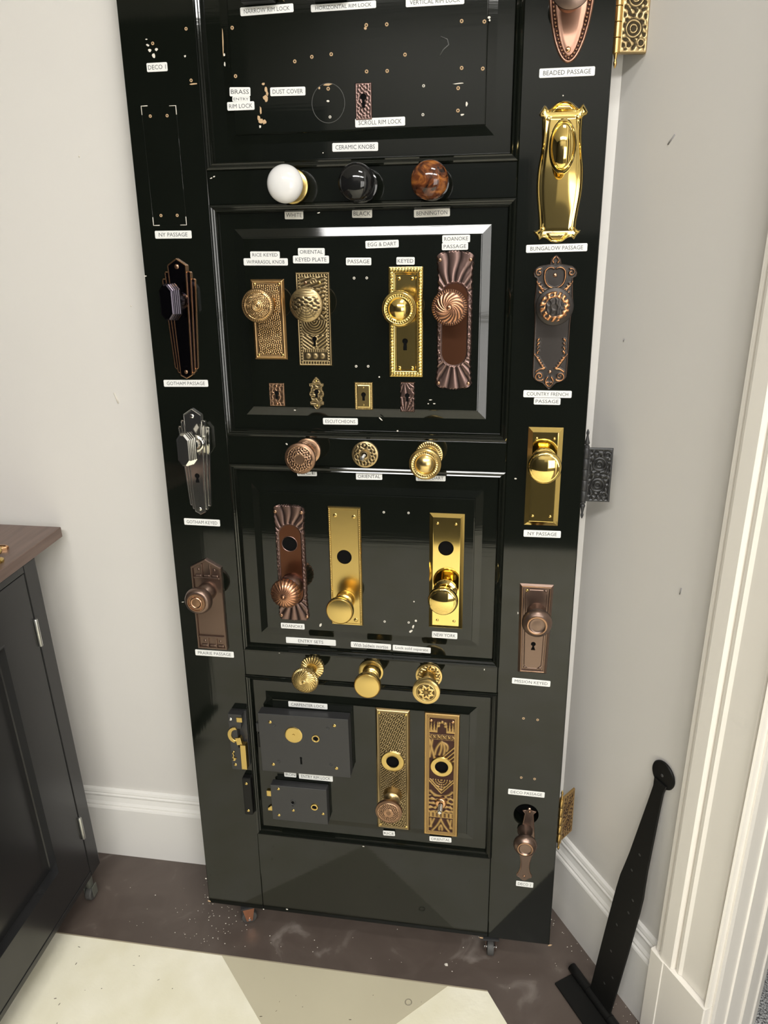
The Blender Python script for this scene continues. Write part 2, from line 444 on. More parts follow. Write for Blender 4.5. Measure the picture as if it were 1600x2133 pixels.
H = 3.00
room = [(-2.6, 0.175), (0.781, 0.175), wp(5.2, 0, 0)[:2], (3.6, -4.2), (-2.6, -4.2)]
fl = structure(plan_prism('floor', [(-2.7, 0.3), (0.85, 0.3), (1.02, 0.06), wp(0.33, -0.05, 0)[:2], wp(5.3, -0.05, 0)[:2], (3.7, -4.3), (-2.7, -4.3)], -0.05, 0.0, floor_brown))
BY = -0.0785
e1 = Vector((0.634, BY)); wd2 = Vector((WD.x, WD.y)); e2 = e1 + wd2 * 4.6
plan_prism('cream_paint_field', [(-2.3, BY), tuple(e1), tuple(e2), (-2.3, e2.y)], -0.002, 0.0008, cream, fl)
plan_prism('tan_paint_triangle', [(0.052, BY - 0.0004), (0.300, BY - 0.250), (0.552, BY - 0.0004)], -0.002, 0.0011, tan, fl)
box('tan_edge_line', -2.3, 0.634, BY - 0.0012, BY + 0.0015, -0.001, 0.0012, plain('edge_line_tan', (0.36, 0.31, 0.22, 1), 0.6), fl)
tube('ring_mark', [(0.4740 + 0.0065 * math.cos(a), -0.1265 + 0.0065 * math.sin(a), 0.0012) for a in np.linspace(0, 2 * PI, 20)[:-1]], 0.0011, plain('ring_stain', (0.30, 0.27, 0.20, 1), 0.6), fl, 6, True, True)

wb = structure(plan_prism('wall_back', [(-2.7, 0.175), (0.781, 0.175), (0.83, 0.275), (-2.7, 0.275)], 0, H, wall_paint))
wr = structure(plan_prism('wall_right', [wp(0, 0, 0)[:2], wp(0.452, 0, 0)[:2], wp(0.405, -0.18, 0)[:2], wp(-0.05, -0.18, 0)[:2]], 0, H, wall_paint))
structure(plan_prism('wall_right_far', [wp(1.32, 0, 0)[:2], wp(5.3, 0, 0)[:2], wp(5.3, -0.12, 0)[:2], wp(1.32, -0.12, 0)[:2]], 0, H, wall_paint))
structure(plan_prism('wall_over_opening', [wp(0.452, 0, 0)[:2], wp(1.32, 0, 0)[:2], wp(1.32, -0.12, 0)[:2], wp(0.44, -0.12, 0)[:2]], 2.12, H, wall_paint))
structure(plan_prism('wall_left', [(-2.7, 0.3), (-2.6, 0.3), (-2.6, -4.2), (-2.7, -4.2)], 0, H, dark_wall))
structure(plan_prism('wall_rear', [(-0.9, -3.2), (3.75, -3.2), (3.75, -3.3), (-0.9, -3.3)], 0, H, mid_wall))
for nm, x0, x1, z1 in (('unseen_dark_board_1', -0.9, -0.45, 2.50), ('unseen_dark_board_2', -0.45, 0.70, 2.20), ('unseen_dark_board_3', 0.70, 1.30, 1.80)):  # unseen dark boards, added to darken what the glossy door reflects
    structure(plan_prism(nm, [(x0, -3.16), (x1, -3.16), (x1, -3.2), (x0, -3.2)], 0, z1, dark_wall))
structure(plan_prism('wall_rear_left', [(-2.7, -3.2), (-0.9, -3.2), (-0.9, -3.3), (-2.7, -3.3)], 0, H, dark_wall))
wx0, wx1, wz0, wz1 = 1.45, 2.75, 0.65, 2.05  # unseen window added behind the viewer as a low fill light
win = structure(loops('fill_window', [([(wx0 - 0.07, wz0 - 0.07), (wx1 + 0.07, wz0 - 0.07), (wx1 + 0.07, wz1 + 0.07), (wx0 - 0.07, wz1 + 0.07)], 0), ([(wx0 - 0.07, wz0 - 0.07), (wx1 + 0.07, wz0 - 0.07), (wx1 + 0.07, wz1 + 0.07), (wx0 - 0.07, wz1 + 0.07)], 0.03), ([(wx0, wz0), (wx1, wz0), (wx1, wz1), (wx0, wz1)], 0.03), ([(wx0, wz0), (wx1, wz0), (wx1, wz1), (wx0, wz1)], 0.0)], trim_white, cap=False))
win.matrix_world = Matrix(((1, 0, 0, 0), (0, 0, 1, -3.2), (0, 1, 0, 0), (0, 0, 0, 1)))
pydata('fill_pane', [(wx0, wz0, 0.008), (wx1, wz0, 0.008), (wx1, wz1, 0.008), (wx0, wz1, 0.008)], [(0, 1, 2, 3)], fill_glow, win)
box('fill_window_bar', (wx0 + wx1) / 2 - 0.02, (wx0 + wx1) / 2 + 0.02, wz0, wz1, 0.006, 0.03, trim_white, win)
box('fill_window_bar', wx0, wx1, (wz0 + wz1) / 2 - 0.02, (wz0 + wz1) / 2 + 0.02, 0.006, 0.03, trim_white, win)
structure(plan_prism('ceiling', [(-2.7, 0.3), (0.85, 0.3), wp(0.2, -2.0, 0)[:2], wp(5.4, -2.0, 0)[:2], (3.75, -4.3), (-2.7, -4.3)], H, H + 0.05, ceiling_paint))
structure(plan_prism('floor_carpet', [wp(-0.1, -0.06, 0)[:2], wp(2.6, -0.06, 0)[:2], wp(2.6, -2.0, 0)[:2], wp(-0.1, -2.0, 0)[:2]], -0.04, 0.004, carpet))
structure(plan_prism('wall_beyond', [wp(-0.1, -2.0, 0)[:2], wp(2.6, -2.0, 0)[:2], wp(2.6, -2.1, 0)[:2], wp(-0.1, -2.1, 0)[:2]], 0, H, wall_paint))
# scuffs on the left wall
for k, (x, z, dx, dz) in enumerate([(-0.1334,1.1975,0.0056,-0.0210), (-0.1294,1.6170,0.0008,0.002), (-0.0724,1.3621,0.0005,0.0015)]):
    tube('paint_scuff', [(x, 0.1745, z), (x + dx, 0.1745, z + dz)], 0.0014, white_chip, wb, 5)
for s, z, ds, dz in [(0.115, 1.60, 0.012, 0.012), (0.06, 1.31, 0.002, 0.004), (0.25, 0.93, 0.002, 0.012)]:
    tube('wall_scuff', [wp(s, 0.0003, z), wp(s + ds, 0.0003, z + dz)], 0.0012, plain('grey_scuff', (0.28, 0.27, 0.27, 1), 0.7) if 'grey_scuff' not in MATS else MATS['grey_scuff'], wr, 5)

bprof = [(0, 0), (0.0205, 0), (0.0205, 0.150), (0.0190, 0.1535), (0.0150, 0.1550), (0.0150, 0.1590), (0.0165, 0.1605), (0.0120, 0.166), (0.0085, 0.178), (0.0105, 0.1815), (0.0105, 0.1845), (0.0070, 0.1870), (0.0085, 0.1905), (0.0060, 0.1965), (0.0025, 0.1985), (0, 0.199)]
run_profile('baseboard_back', bprof, lambda s, o, z: (s, 0.175 - o, z), -2.6, 0.770, trim_white)
run_profile('baseboard_right', [(o, z * 1.07) for o, z in bprof], wp, 0.012, 0.326, trim_white)
# door casing on the right: moulded face standing on a plinth block, jamb running back to the carpet
cprof = [(0, 0), (0, 0.018), (0.003, 0.0215), (0.0075, 0.0215), (0.0095, 0.017), (0.012, 0.017), (0.0155, 0.0255), (0.020, 0.0265), (0.044, 0.0265), (0.047, 0.024), (0.0480, 0.0165), (0.0505, 0.0165), (0.0520, 0.0205), (0.058, 0.0215), (0.064, 0.0180), (0.114, 0.0180), (0.1165, 0.0145), (0.1190, 0.0145), (0.1215, 0.0225), (0.1245, 0.0250), (0.1280, 0.0235), (0.1295, 0.0)]
cas = structure(plan_prism('trim_1', [wp(0.3275 + a, o, 0)[:2] for a, o in cprof], 0.2235, 2.2, casing_white))
plan_prism('plinth_block', [wp(s, o, 0)[:2] for s, o in [(0.3235, 0), (0.3235, 0.0275), (0.3255, 0.0300), (0.3560, 0.0305), (0.3575, 0.0290), (0.4545, 0.0290), (0.4565, 0.0270), (0.4565, 0)]], 0.0, 0.2225, casing_white, cas)
jp = [(0.4565, 0.0), (0.4565, 0.012), (0.4600, 0.012), (0.4600, 0.003), (0.4585, 0.001), (0.4490, -0.040), (0.4515, -0.042), (0.4460, -0.066), (0.4410, -0.068), (0.4330, -0.105), (0.4370, -0.107), (0.4300, -0.135), (0.4255, -0.137), (0.4190, -0.160), (0.4215, -0.162), (0.4130, -0.185), (0.4000, -0.185), (0.4000, -0.10)]
structure(plan_prism('trim_2', [wp(s, o, 0)[:2] for s, o in jp], 0.0, 2.2, casing_white))
structure(plan_prism('trim_3', [wp(s, o, 0)[:2] for s, o in [(1.32, -0.12), (1.32, 0.02), (1.45, 0.02), (1.45, 0)]], 0.0, 2.2, casing_white))

# ceiling lights
def troffer(x, y, lx, ly, label):
    t = thing('ceiling_light', label, 'ceiling light', (x, y, H), 0, 'recessed ceiling lights')
    f = 0.03
    loops('frame', [(rect(lx + 2 * f, ly + 2 * f), 0.0), (rect(lx + 2 * f, ly + 2 * f), -0.012), (rect(lx, ly), -0.012), (rect(lx, ly), -0.004)], trim_white, t, cap=False)
    pydata('diffuser', [(-lx / 2, -ly / 2, -0.006), (-lx / 2, ly / 2, -0.006), (lx / 2, ly / 2, -0.006), (lx / 2, -ly / 2, -0.006)], [(0, 1, 2, 3)], lamp_glow, t)
troffer(0.92, -1.00, 0.52, 0.25, 'small white ceiling light above the display door')
troffer(0.35, -2.66, 1.50, 0.55, 'wide white rectangular ceiling light behind the viewer')
troffer(1.75, -2.66, 1.00, 0.55, 'white rectangular ceiling light behind the viewer, rightmost')

# ================================================================== THE DISPLAY DOOR
W, HD, TH = 0.76, 2.02, 0.030
S0, S1 = 0.128, 0.630
door = mount('display_door', 'tall black panelled wooden door covered in door hardware, leaning on the wall', 'door', 0, 0)
def slab(name, x0, x1, y0, y1, mat, holes=()):
    poly = [(x0, y0), (x1, y0), (x1, y1), (x0, y1)]
    return loops(name, [(poly, -TH), (poly, -0.0016), (inset(poly, 0.0006), -0.0004), (inset(poly, 0.0016), 0)], mat, door, None, holes, True, True)
BORE = (0.6968, 0.3280)
slab('stile', 0, S0, 0, HD, black_v)
slab('stile', S1, W, 0, HD, black_v, [circle(0.0245, 40, BORE[0], BORE[1])])
OPEN = [(0.210, 0.598), (0.654, 1.036), (1.089, 1.477), (1.530, 1.930)]
prev = 0.0
for a, b in OPEN + [(HD, HD)]:
    slab('rail', S0, S1, prev, a, black_h); prev = b
MP = [(0, -0.004), (0.0, 0.0015), (0.0010, 0.0032), (0.0035, 0.0042), (0.0058, 0.0030), (0.0066, 0.0008), (0.0085, -0.0002), (0.0104, 0.0006), (0.0118, -0.0015), (0.0125, -0.0040), (0.0132, -0.0070), (0.0132, -0.012)]
for a, b in OPEN:
    R0 = [(S0, a), (S1, a), (S1, b), (S0, b)]
    out = inset(R0, -0.0005)
    loops('panel_moulding', [(inset(out, t), z) for t, z in MP], black_h, door, 30.0, cap=False)
    loops('raised_panel', [(inset(R0, 0.010), -0.026), (inset(R0, 0.010), -0.0070), (inset(R0, 0.0375), -0.0070), (inset(R0, 0.0510), -0.0041), (inset(R0, 0.0516), -0.0024), (inset(R0, 0.0530), -0.0020)], black_h, door, None, (), True, True)
prism('bore_hole', circle(0.0243, 32, *BORE), -0.0285, -0.0280, void_black, door, 0.0001)
# empty screw holes with torn rims, mesh shared by all
tor = []
def ring_hole(name, u, v, w, r, m=raw_wood):
    key = m.name
    if not tor or key not in tor[0]:
        if not tor: tor.append({})
        o = turned(name, [(0.0010, 0.0002), (0.0014, 0.0006), (0.0022, 0.0009), (0.0028, 0.0006), (0.0031, 0.0)], m, door, 10)
        turned('hole', [(0, 0.0004), (0.0013, 0.0004)], void_black, o, 8)
        tor[0][key] = o
    else:
        src = tor[0][key]; o = src.copy(); COL.objects.link(o)
        for ch in src.children:
            c = ch.copy(); COL.objects.link(c); c.parent = o
    o.location = (u, v, w); o.scale = (r, r, 1.0)
    return o
FW = -0.0018
for uv in [(0.1858, 1.7315), (0.1863, 1.6651), (0.2832, 1.6811), (0.3105, 1.6860), (0.3412, 1.6881), (0.3965, 1.7240), (0.4277, 1.7234), (0.3958, 1.6622), (0.4277, 1.6615), (0.3348, 1.6412), (0.4552, 1.6821), (0.5398, 1.7218), (0.5732, 1.7194), (0.5410, 1.6604), (0.5726, 1.6581), (0.5363, 1.6336), (0.5365, 1.6030)]: ring_hole('screw_hole', uv[0], uv[1], FW, 0.92)
for uv in [(0.3364, 1.6017), (0.4837, 1.6389), (0.4828, 1.5994), (0.3691, 1.3597), (0.3904, 1.3598), (0.3692, 1.2148), (0.3902, 1.2150), (0.4142, 0.9530), (0.4594, 0.9536), (0.4133, 0.7343), (0.4594, 0.7354)]: ring_hole('screw_hole', uv[0], uv[1], FW, 0.75, white_chip)
for uv in [(0.1114, 1.7336), (0.1130, 1.6620), (0.0542, 1.7164), (0.0386, 1.6137), (0.0675, 1.6133), (0.0408, 1.4631), (0.0696, 1.4628), (0.6817, 0.5482), (0.7083, 0.5475), (0.6831, 0.4137), (0.7091, 0.4133)]: ring_hole('screw_hole', uv[0], uv[1], 0.0, 0.85)
# torn-out wood and chipped paint
def chip(u, v, w, lx, ly, a=0.0, m=raw_wood, seed=0):
    rs = random.Random(seed + int(u * 9973) + int(v * 7919)); n = 9
    pts = []
    for i in range(n):
        t = 2 * PI * i / n; k = rs.uniform(0.7, 1.15)
        x, y = lx / 2 * k * math.cos(t), ly / 2 * k * math.sin(t)
        pts.append((u + x * math.cos(a) - y * math.sin(a), v + x * math.sin(a) + y * math.cos(a)))
    loops('paint_chip', [(pts, w - 0.0002), (pts, w + 0.00025), (inset(pts, min(lx, ly) * 0.2), w + 0.0005)], m, door)
for (u, v), lx, ly, a, m in [((0.2312, 1.6523), 0.005, 0.004, 0, raw_wood), ((0.2347, 1.6447), 0.005, 0.009, 0.2, raw_wood), ((0.2366, 1.6386), 0.004, 0.008, 0, raw_wood), ((0.2331, 1.6326), 0.008, 0.008, 0, raw_wood), ((0.2345, 1.6292), 0.006, 0.005, 0, raw_wood), ((0.2242, 1.6153), 0.003, 0.012, 0, raw_wood), ((0.2203, 1.6045), 0.006, 0.009, 0, raw_wood), ((0.2232, 1.6002), 0.009, 0.008, 0, raw_wood), ((0.2295, 1.5986), 0.007, 0.007, 0, raw_wood), ((0.2219, 1.5920), 0.004, 0.004, 0, white_chip), ((0.1700, 1.7143), 0.0022, 0.04, -0.05, raw_wood), ((0.1708, 1.6951), 0.003, 0.004, 0, white_chip), ((0.1705, 1.6818), 0.0025, 0.007, 0, white_chip), ((0.3345, 1.6472), 0.016, 0.0035, 0.05, raw_wood), ((0.3206, 1.6425), 0.004, 0.004, 0, raw_wood), ((0.3337, 1.6242), 0.005, 0.0035, 0, white_chip), ((0.3949, 1.7200), 0.005, 0.004, 0, raw_wood), ((0.1165, 1.6568), 0.014, 0.0026, 0.05, raw_wood), ((0.1062, 1.6962), 0.004, 0.003, 0, white_chip), ((0.0444, 1.7225), 0.004, 0.002, 0, white_chip), ((0.0459, 1.7144), 0.006, 0.003, -0.4, white_chip), ((0.0483, 1.7070), 0.006, 0.005, 0, white_chip), ((0.0597, 1.7078), 0.006, 0.004, 0.5, white_chip), ((0.0539, 1.6994), 0.006, 0.008, 0.3, white_chip), ((0.5801, 1.7240), 0.005, 0.004, 0, white_chip), ((0.5809, 1.7203), 0.003, 0.003, 0, white_chip), ((0.5366, 1.6399), 0.018, 0.0016, 0.05, white_chip), ((0.5495, 1.6120), 0.0035, 0.007, 0, white_chip), ((0.5432, 1.5971), 0.006, 0.003, 0, white_chip), ((0.1395, 1.5207), 0.004, 0.002, 0.5, white_chip), ((0.1343, 1.5186), 0.004, 0.002, 0.3, white_chip), ((0.3132, 1.4619), 0.005, 0.002, 0.2, white_chip), ((0.3237, 1.5506), 0.002, 0.002, 0, white_chip), ((0.4694, 0.7794), 0.003, 0.003, 0, white_chip), ((0.4727, 0.7399), 0.005, 0.005, 0, white_chip), ((0.4681, 0.7276), 0.0035, 0.008, -0.3, white_chip), ((0.4636, 0.7172), 0.0045, 0.008, -0.8, white_chip), ((0.2876, 0.7182), 0.004, 0.008, -0.3, white_chip), ((0.4978, 1.1590), 0.006, 0.002, 0, white_chip), ((0.4938, 1.1523), 0.003, 0.002, 0, white_chip), ((0.5045, 1.1525), 0.005, 0.002, 0, white_chip), ((0.2573, 1.1371), 0.004, 0.0025, 0, white_chip), ((0.4091, 1.1972), 0.003, 0.003, 0, white_chip), ((0.4113, 1.1244), 0.008, 0.002, -0.7, white_chip), ((0.4407, 1.1041), 0.0035, 0.003, 0, white_chip), ((0.2388, 1.0754), 0.005, 0.003, -0.5, white_chip), ((0.6470, 1.0246), 0.004, 0.003, 0, white_chip), ((0.0099, 0.7504), 0.006, 0.0016, 0.2, white_chip), ((0.6618, 0.7692), 0.002, 0.005, 0, white_chip), ((0.2019, 0.6525), 0.003, 0.002, 0, white_chip), ((0.3617, 0.2048), 0.005, 0.002, 0, white_chip), ((0.6041, 0.6474), 0.002, 0.004, 0, white_chip), ((0.6924, 1.6169), 0.0022, 0.0022, 0, white_chip), ((0.7615, -0.0003), 0.01, 0.004, 0.5, raw_wood), ((0.0004, 0.0045), 0.008, 0.005, -0.4, raw_wood), ((0.6187, -0.0038), 0.016, 0.003, -0.1, raw_wood), ((0.1839, 0.0088), 0.005, 0.003, 0, white_chip), ((0.1286, 0.0004), 0.004, 0.003, 0, white_chip), ((-0.0021, 0.0151), 0.003, 0.003, 0, white_chip), ((-0.0020, 0.0682), 0.004, 0.003, 0, white_chip), ((0.0019, 1.3662), 0.005, 0.002, 0, white_chip)]:
    inner = S0 + 0.05 < u < S1 - 0.05 and any(p[0] + 0.05 < v < p[1] - 0.05 for p in OPEN)
    chip(u, v, FW if inner else 0.0, lx, ly, a, m)
# scribed circle and outlines left in the paint by removed hardware
cu = (0.3343, 1.6212)
tube('scribed_ring', [(cu[0] + 0.0262 * math.cos(t), cu[1] + 0.0278 * math.sin(t), FW) for t in np.linspace(0, 2 * PI, 49)[:-1]], 0.0005, black_h if False else plain('paint_scar', (0.085, 0.085, 0.08, 1), 0.4), door, 5, True, True)
scar = MATS['paint_scar']
oa, ob, oc, od = (0.0246, 1.6289), (0.0837, 1.6273), (0.0848, 1.4475), (0.0259, 1.4477)
tube('plate_outline', [(*q, 0.0) for q in (oa, ob, oc, od)], 0.0005, MATS['black_gloss_paint_stiles'], door, 6, True, True)
for q, (dx, dy) in zip((oa, ob, oc, od), ((1, -1), (-1, -1), (-1, 1), (1, 1))):
    tube('chipped_corner', [(q[0], q[1] + dy * 0.013, 0.0), (q[0], q[1], 0.0), (q[0] + dx * 0.011, q[1], 0.0)], 0.0008, white_chip, door, 5)
tube('scratch', [(*q, FW) for q in ((0.5090, 1.7035), (0.5191, 1.6992), (0.5213, 1.6922), (0.5135, 1.6863), (0.5078, 1.6783))], 0.0009, scar, door, 5)
# casters
def caster(u, w, yaw, fork_mat, name='caster'):
    c = bpy.data.objects.new(name, None); COL.objects.link(c); c.parent = door
    # upright in the room although the door leans
    p = ORIGIN + Vector((u, 0, 0)) + NRM * w
    c.matrix_parent_inverse = Matrix.Identity(4)
    c.matrix_basis = door.matrix_world.inverted() @ (Matrix.Translation((p.x, p.y, 0.0)) @ Matrix.Rotation(yaw, 4, 'Z'))
    zt = p.z - 0.001
    box('mounting_plate', -0.017, 0.017, -0.017, 0.017, zt - 0.004, zt, iron, c, 0.0005)
    for s in (-1, 1):
        poly = [(-0.014, zt - 0.004), (0.014, zt - 0.004), (0.0065, 0.012), (-0.0065, 0.012)]
        V = [(s * 0.0115, x, z) for x, z in poly] + [(s * 0.0095, x, z) for x, z in poly]
        pydata('fork', V, [(0, 1, 2, 3), (7, 6, 5, 4), (0, 4, 5, 1), (1, 5, 6, 2), (2, 6, 7, 3), (3, 7, 4, 0)], fork_mat, c)
    tw = turned('wheel', [(0.004, 0.0075), (0.014, 0.0075), (0.0165, 0.0065), (0.0175, 0.004), (0.0175, -0.004), (0.0165, -0.0065), (0.014, -0.0075), (0.004, -0.0075)], rubber, c, 28)
    tw.rotation_euler = (0, PI / 2, 0); tw.location = (0, 0, 0.0176)
    ax = turned('axle', [(0, 0.0140), (0.003, 0.0136), (0.0036, 0.012), (0.0036, -0.012), (0.003, -0.0136), (0, -0.0140)], steel, c, 12)
    ax.rotation_euler = (0, PI / 2, 0); ax.location = (0, 0, 0.0176)
caster(0.6365, -0.013, 0.05, oiled)
caster(0.0860, -0.015, -1.15, caster_copper)

# ================================================================== NAME LABELS
def lettering(parent, text, w, h, z, m=None):
    cu_ = bpy.data.curves.new('lettering', 'FONT'); cu_.body = text; cu_.size = 1.0; cu_.align_x = 'CENTER'; cu_.resolution_u = 2
    tmp = bpy.data.objects.new('lettering', cu_)
    me = bpy.data.meshes.new_from_object(tmp)
    bpy.data.objects.remove(tmp); bpy.data.curves.remove(cu_)
    co = np.zeros(len(me.vertices) * 3); me.vertices.foreach_get('co', co); co = co.reshape(-1, 3)
    lo, hi = co.min(0), co.max(0)
    co[:, 0] = (co[:, 0] - (lo[0] + hi[0]) / 2) * w / (hi[0] - lo[0])
    caps = text.upper() == text
    ref = (hi[1] - lo[1])
    co[:, 1] = (co[:, 1] - (lo[1] + hi[1]) / 2) * h / ref
    co[:, 2] = z
    me.vertices.foreach_set('co', co.ravel()); me.update()
    me.name = 'lettering'
    return link('lettering', me, m or ink, parent)

def name_label(text, where, q, w=0.0003, mat=None, fill=0.86, hf=0.50, shift=0.0, group=None):
    u, v, lw, lh, a = q
    t = mount('name_label', where, 'label', u, v, w, a, 'name labels on the display door')
    c = min(0.0012, lh * 0.12); x, y = lw / 2, lh / 2
    poly = [(-x + c, -y), (x - c, -y), (x, -y + c), (x, y - c), (x - c, y), (-x + c, y), (-x, y - c), (-x, -y + c)]
    loops('label_strip', [(poly, 0), (poly, 0.0006), (inset(poly, 0.0003), 0.0008)], mat or label_white, t, None, (), True, True)
    if text:
        l = lettering(t, text, lw * fill, lh * hf, 0.00088)
        l.location.x = shift
    return t
RW = -0.0068
LB = [
 ('NARROW RIM LOCK', 'white label reading NARROW RIM LOCK near the top of the door', (0.2428, 1.7523, 0.0842, 0.0115, 0.013), FW, None),
 ('HORIZONTAL RIM LOCK', 'white label reading HORIZONTAL RIM LOCK near the top of the door', (0.3620, 1.7503, 0.1001, 0.0099, 0.003), FW, None),
 ('VERTICAL RIM LOCK', 'white label reading VERTICAL RIM LOCK, cut by the top of the photo', (0.5000, 1.7493, 0.0866, 0.0115, -0.007), FW, None),
 ('BRASS', 'small white label reading BRASS, topmost of a stack of three', (0.1922, 1.6428, 0.0342, 0.0129, -0.041), FW, None),
 ('ENTRY', 'small white label reading ENTRY, between the BRASS and RIM LOCK labels', (0.1934, 1.6325, 0.0289, 0.0075, -0.040), FW, None),
 ('RIM LOCK', 'white label reading RIM LOCK alone, lowest of a stack of three', (0.1921, 1.6227, 0.0449, 0.0122, -0.006), FW, None),
 ('DUST COVER', 'white label reading DUST COVER beside a gouge in the paint', (0.2701, 1.6401, 0.0568, 0.0123, -0.020), FW, None),
 ('SCROLL RIM LOCK', 'white label reading SCROLL RIM LOCK under the small plum escutcheon', (0.4159, 1.5915, 0.0787, 0.0126, 0.001), FW, None),
 ('CERAMIC KNOBS', 'white label reading CERAMIC KNOBS above the black knob', (0.3746, 1.5582, 0.0739, 0.0127, -0.013), RW, None),
 ('DECO 1', 'white label reading DECO 1 on the left stile', (0.0582, 1.6830, 0.0347, 0.0127, 0.000), 0, None),
 ('BEADED PASSAGE', 'white label reading BEADED PASSAGE under the oval copper plate', (0.6962, 1.6474, 0.0801, 0.0123, -0.004), 0, None),
 ('WHITE', 'shade-tinted white label reading WHITE under the white knob', (0.2698, 1.4596, 0.0314, 0.0129, -0.020), RW, label_shaded),
 ('BLACK', 'shade-tinted white label reading BLACK under the black knob', (0.3838, 1.4597, 0.0329, 0.0131, -0.020), RW, label_shaded),
 ('BENNINGTON', 'shade-tinted white label reading BENNINGTON under the mottled brown knob', (0.4973, 1.4583, 0.0577, 0.0121, 0.021), RW, label_shaded),
 ('EGG & DART', 'white label reading EGG & DART in full, centred above two smaller labels', (0.4168, 1.4123, 0.0548, 0.0118, 0.020), FW, None),
 ('ROANOKE', 'white label reading ROANOKE directly above a PASSAGE label', (0.5371, 1.4187, 0.0444, 0.0116, 0.009), FW, None),
 ('PASSAGE', 'white label reading PASSAGE touching the ROANOKE label above it', (0.5354, 1.4072, 0.0421, 0.0112, 0.009), FW, None),
 ('KEYED', 'white label reading KEYED alone above the shiny bordered brass plate', (0.4553, 1.3859, 0.0300, 0.0119, -0.011), FW, None),
 ('RICE KEYED', 'white label reading RICE KEYED above the W/PARASOL KNOB label', (0.2181, 1.3982, 0.0511, 0.0109, -0.013), FW, None),
 ('W/PARASOL KNOB', 'white label reading W/PARASOL KNOB', (0.2186, 1.3870, 0.0769, 0.0115, -0.011), FW, None),
 ('ORIENTAL', 'white label reading ORIENTAL directly above the KEYED PLATE label', (0.2980, 1.4019, 0.0455, 0.0119, -0.013), FW, None),
 ('KEYED PLATE', 'white label reading KEYED PLATE', (0.2969, 1.3899, 0.0615, 0.0123, -0.012), FW, None),
 ('PASSAGE', 'white label reading PASSAGE alone above two empty screw holes', (0.3774, 1.3859, 0.0424, 0.0119, -0.011), FW, None),
 ('NY PASSAGE', 'white label reading NY PASSAGE on the left stile under an empty outline', (0.0598, 1.4326, 0.0653, 0.0125, -0.009), 0, None),
 ('GOTHAM PASSAGE', 'white label reading GOTHAM PASSAGE on the left stile', (0.0581, 1.1820, 0.0839, 0.0123, 0.013), 0, None),
 ('BUNGALOW PASSAGE', 'white label reading BUNGALOW PASSAGE on the right stile', (0.6951, 1.4024, 0.0942, 0.0119, 0.014), 0, None),
 ('COUNTRY FRENCH', 'white label reading COUNTRY FRENCH on the right stile', (0.6933, 1.1724, 0.0788, 0.0118, -0.001), 0, None),
 ('PASSAGE', 'white label reading PASSAGE touching the COUNTRY FRENCH label above it', (0.6935, 1.1602, 0.0436, 0.0113, -0.002), 0, None),
 ('ESCUTCHEONS', 'white label reading ESCUTCHEONS under the row of small keyhole plates', (0.3376, 1.1175, 0.0630, 0.0116, 0.009), RW, None),
 ('RICE', 'white label ending in CE, half hidden behind a copper knob', (0.2725, 1.0212, 0.0371, 0.0121, 0.026), RW, None),
 ('ORIENTAL', 'white label reading ORIENTAL under the round rosette without a knob', (0.3874, 1.0183, 0.0480, 0.0123, 0.022), RW, None),
 ('EGG & DART', 'white label ending in DART, half hidden behind a brass knob', (0.4986, 1.0191, 0.0528, 0.0113, 0.017), RW, None),
 ('GOTHAM KEYED', 'white label reading GOTHAM KEYED under the chrome plate', (0.0651, 0.9195, 0.0714, 0.0131, -0.006), 0, None),
 ('NY PASSAGE', 'white label reading NY PASSAGE on the right stile under a brass plate', (0.6974, 0.9254, 0.0644, 0.0128, 0.009), 0, None),
 ('PRAIRIE PASSAGE', 'white label reading PRAIRIE PASSAGE on the left stile', (0.0666, 0.6412, 0.0812, 0.0131, 0.004), 0, None),
 ('ROANOKE', 'white label reading ROANOKE alone under the long plum plate', (0.2318, 0.7126, 0.0476, 0.0118, 0.006), FW, None),
 ('ENTRY SETS', 'wide white label reading ENTRY SETS with blank margins', (0.2653, 0.6792, 0.1005, 0.0128, 0.005), RW, None),
 ('With baldwin mortise', 'long white label in small letters just right of the ENTRY SETS label', (0.3849, 0.6785, 0.0791, 0.0120, -0.004), RW, None),
 ('Lock sold separate', 'long white label reading Lock sold separate', (0.4645, 0.6774, 0.0735, 0.0118, -0.018), RW, None),
 ('NEW YORK', 'white label reading NEW YORK under a tall shiny brass plate', (0.5278, 0.7140, 0.0479, 0.0131, -0.004), FW, None),
 ('MISSION KEYED', 'white label reading MISSION KEYED on the right stile', (0.6922, 0.6282, 0.0712, 0.0124, -0.023), 0, None),
 ('CARPENTER LOCK', 'white label reading CARPENTER LOCK above the large black rim lock', (0.2545, 0.5379, 0.0809, 0.0125, 0.005), FW, None),
 ('IRON', 'small white label reading IRON below the large black rim lock', (0.2092, 0.3678, 0.0258, 0.0118, 0.008), FW, None),
 ('ENTRY RIM LOCK', 'white label reading ENTRY RIM LOCK between the two black rim locks', (0.2641, 0.3671, 0.0724, 0.0136, -0.001), FW, None),
 ('RICE', 'small white label reading RICE under a tall brass plate with knob', (0.4166, 0.2424, 0.0251, 0.0120, 0.047), -0.0045, None),
 ('ORIENTAL', 'white label reading ORIENTAL under the tall carved brass plate', (0.5249, 0.2409, 0.0457, 0.0121, 0.033), -0.0045, None),
 ('DECO PASSAGE', 'white label reading DECO PASSAGE above the round bored hole', (0.6946, 0.3786, 0.0714, 0.0127, -0.010), 0, None),
 ('DECO 2', 'small white label reading DECO 2 at the foot of the right stile', (0.7013, 0.1538, 0.0352, 0.0132, -0.012), 0, None),
]
for text, where, q, w, m in LB:
    fill = 0.50 if text == 'ENTRY SETS' else (0.78 if text in ('NY PASSAGE', 'DECO 2') else 0.86)
    hh = 0.62 if text != text.upper() else 0.50
    name_label(text, where, q, w + 0.0003, m, fill, hh)

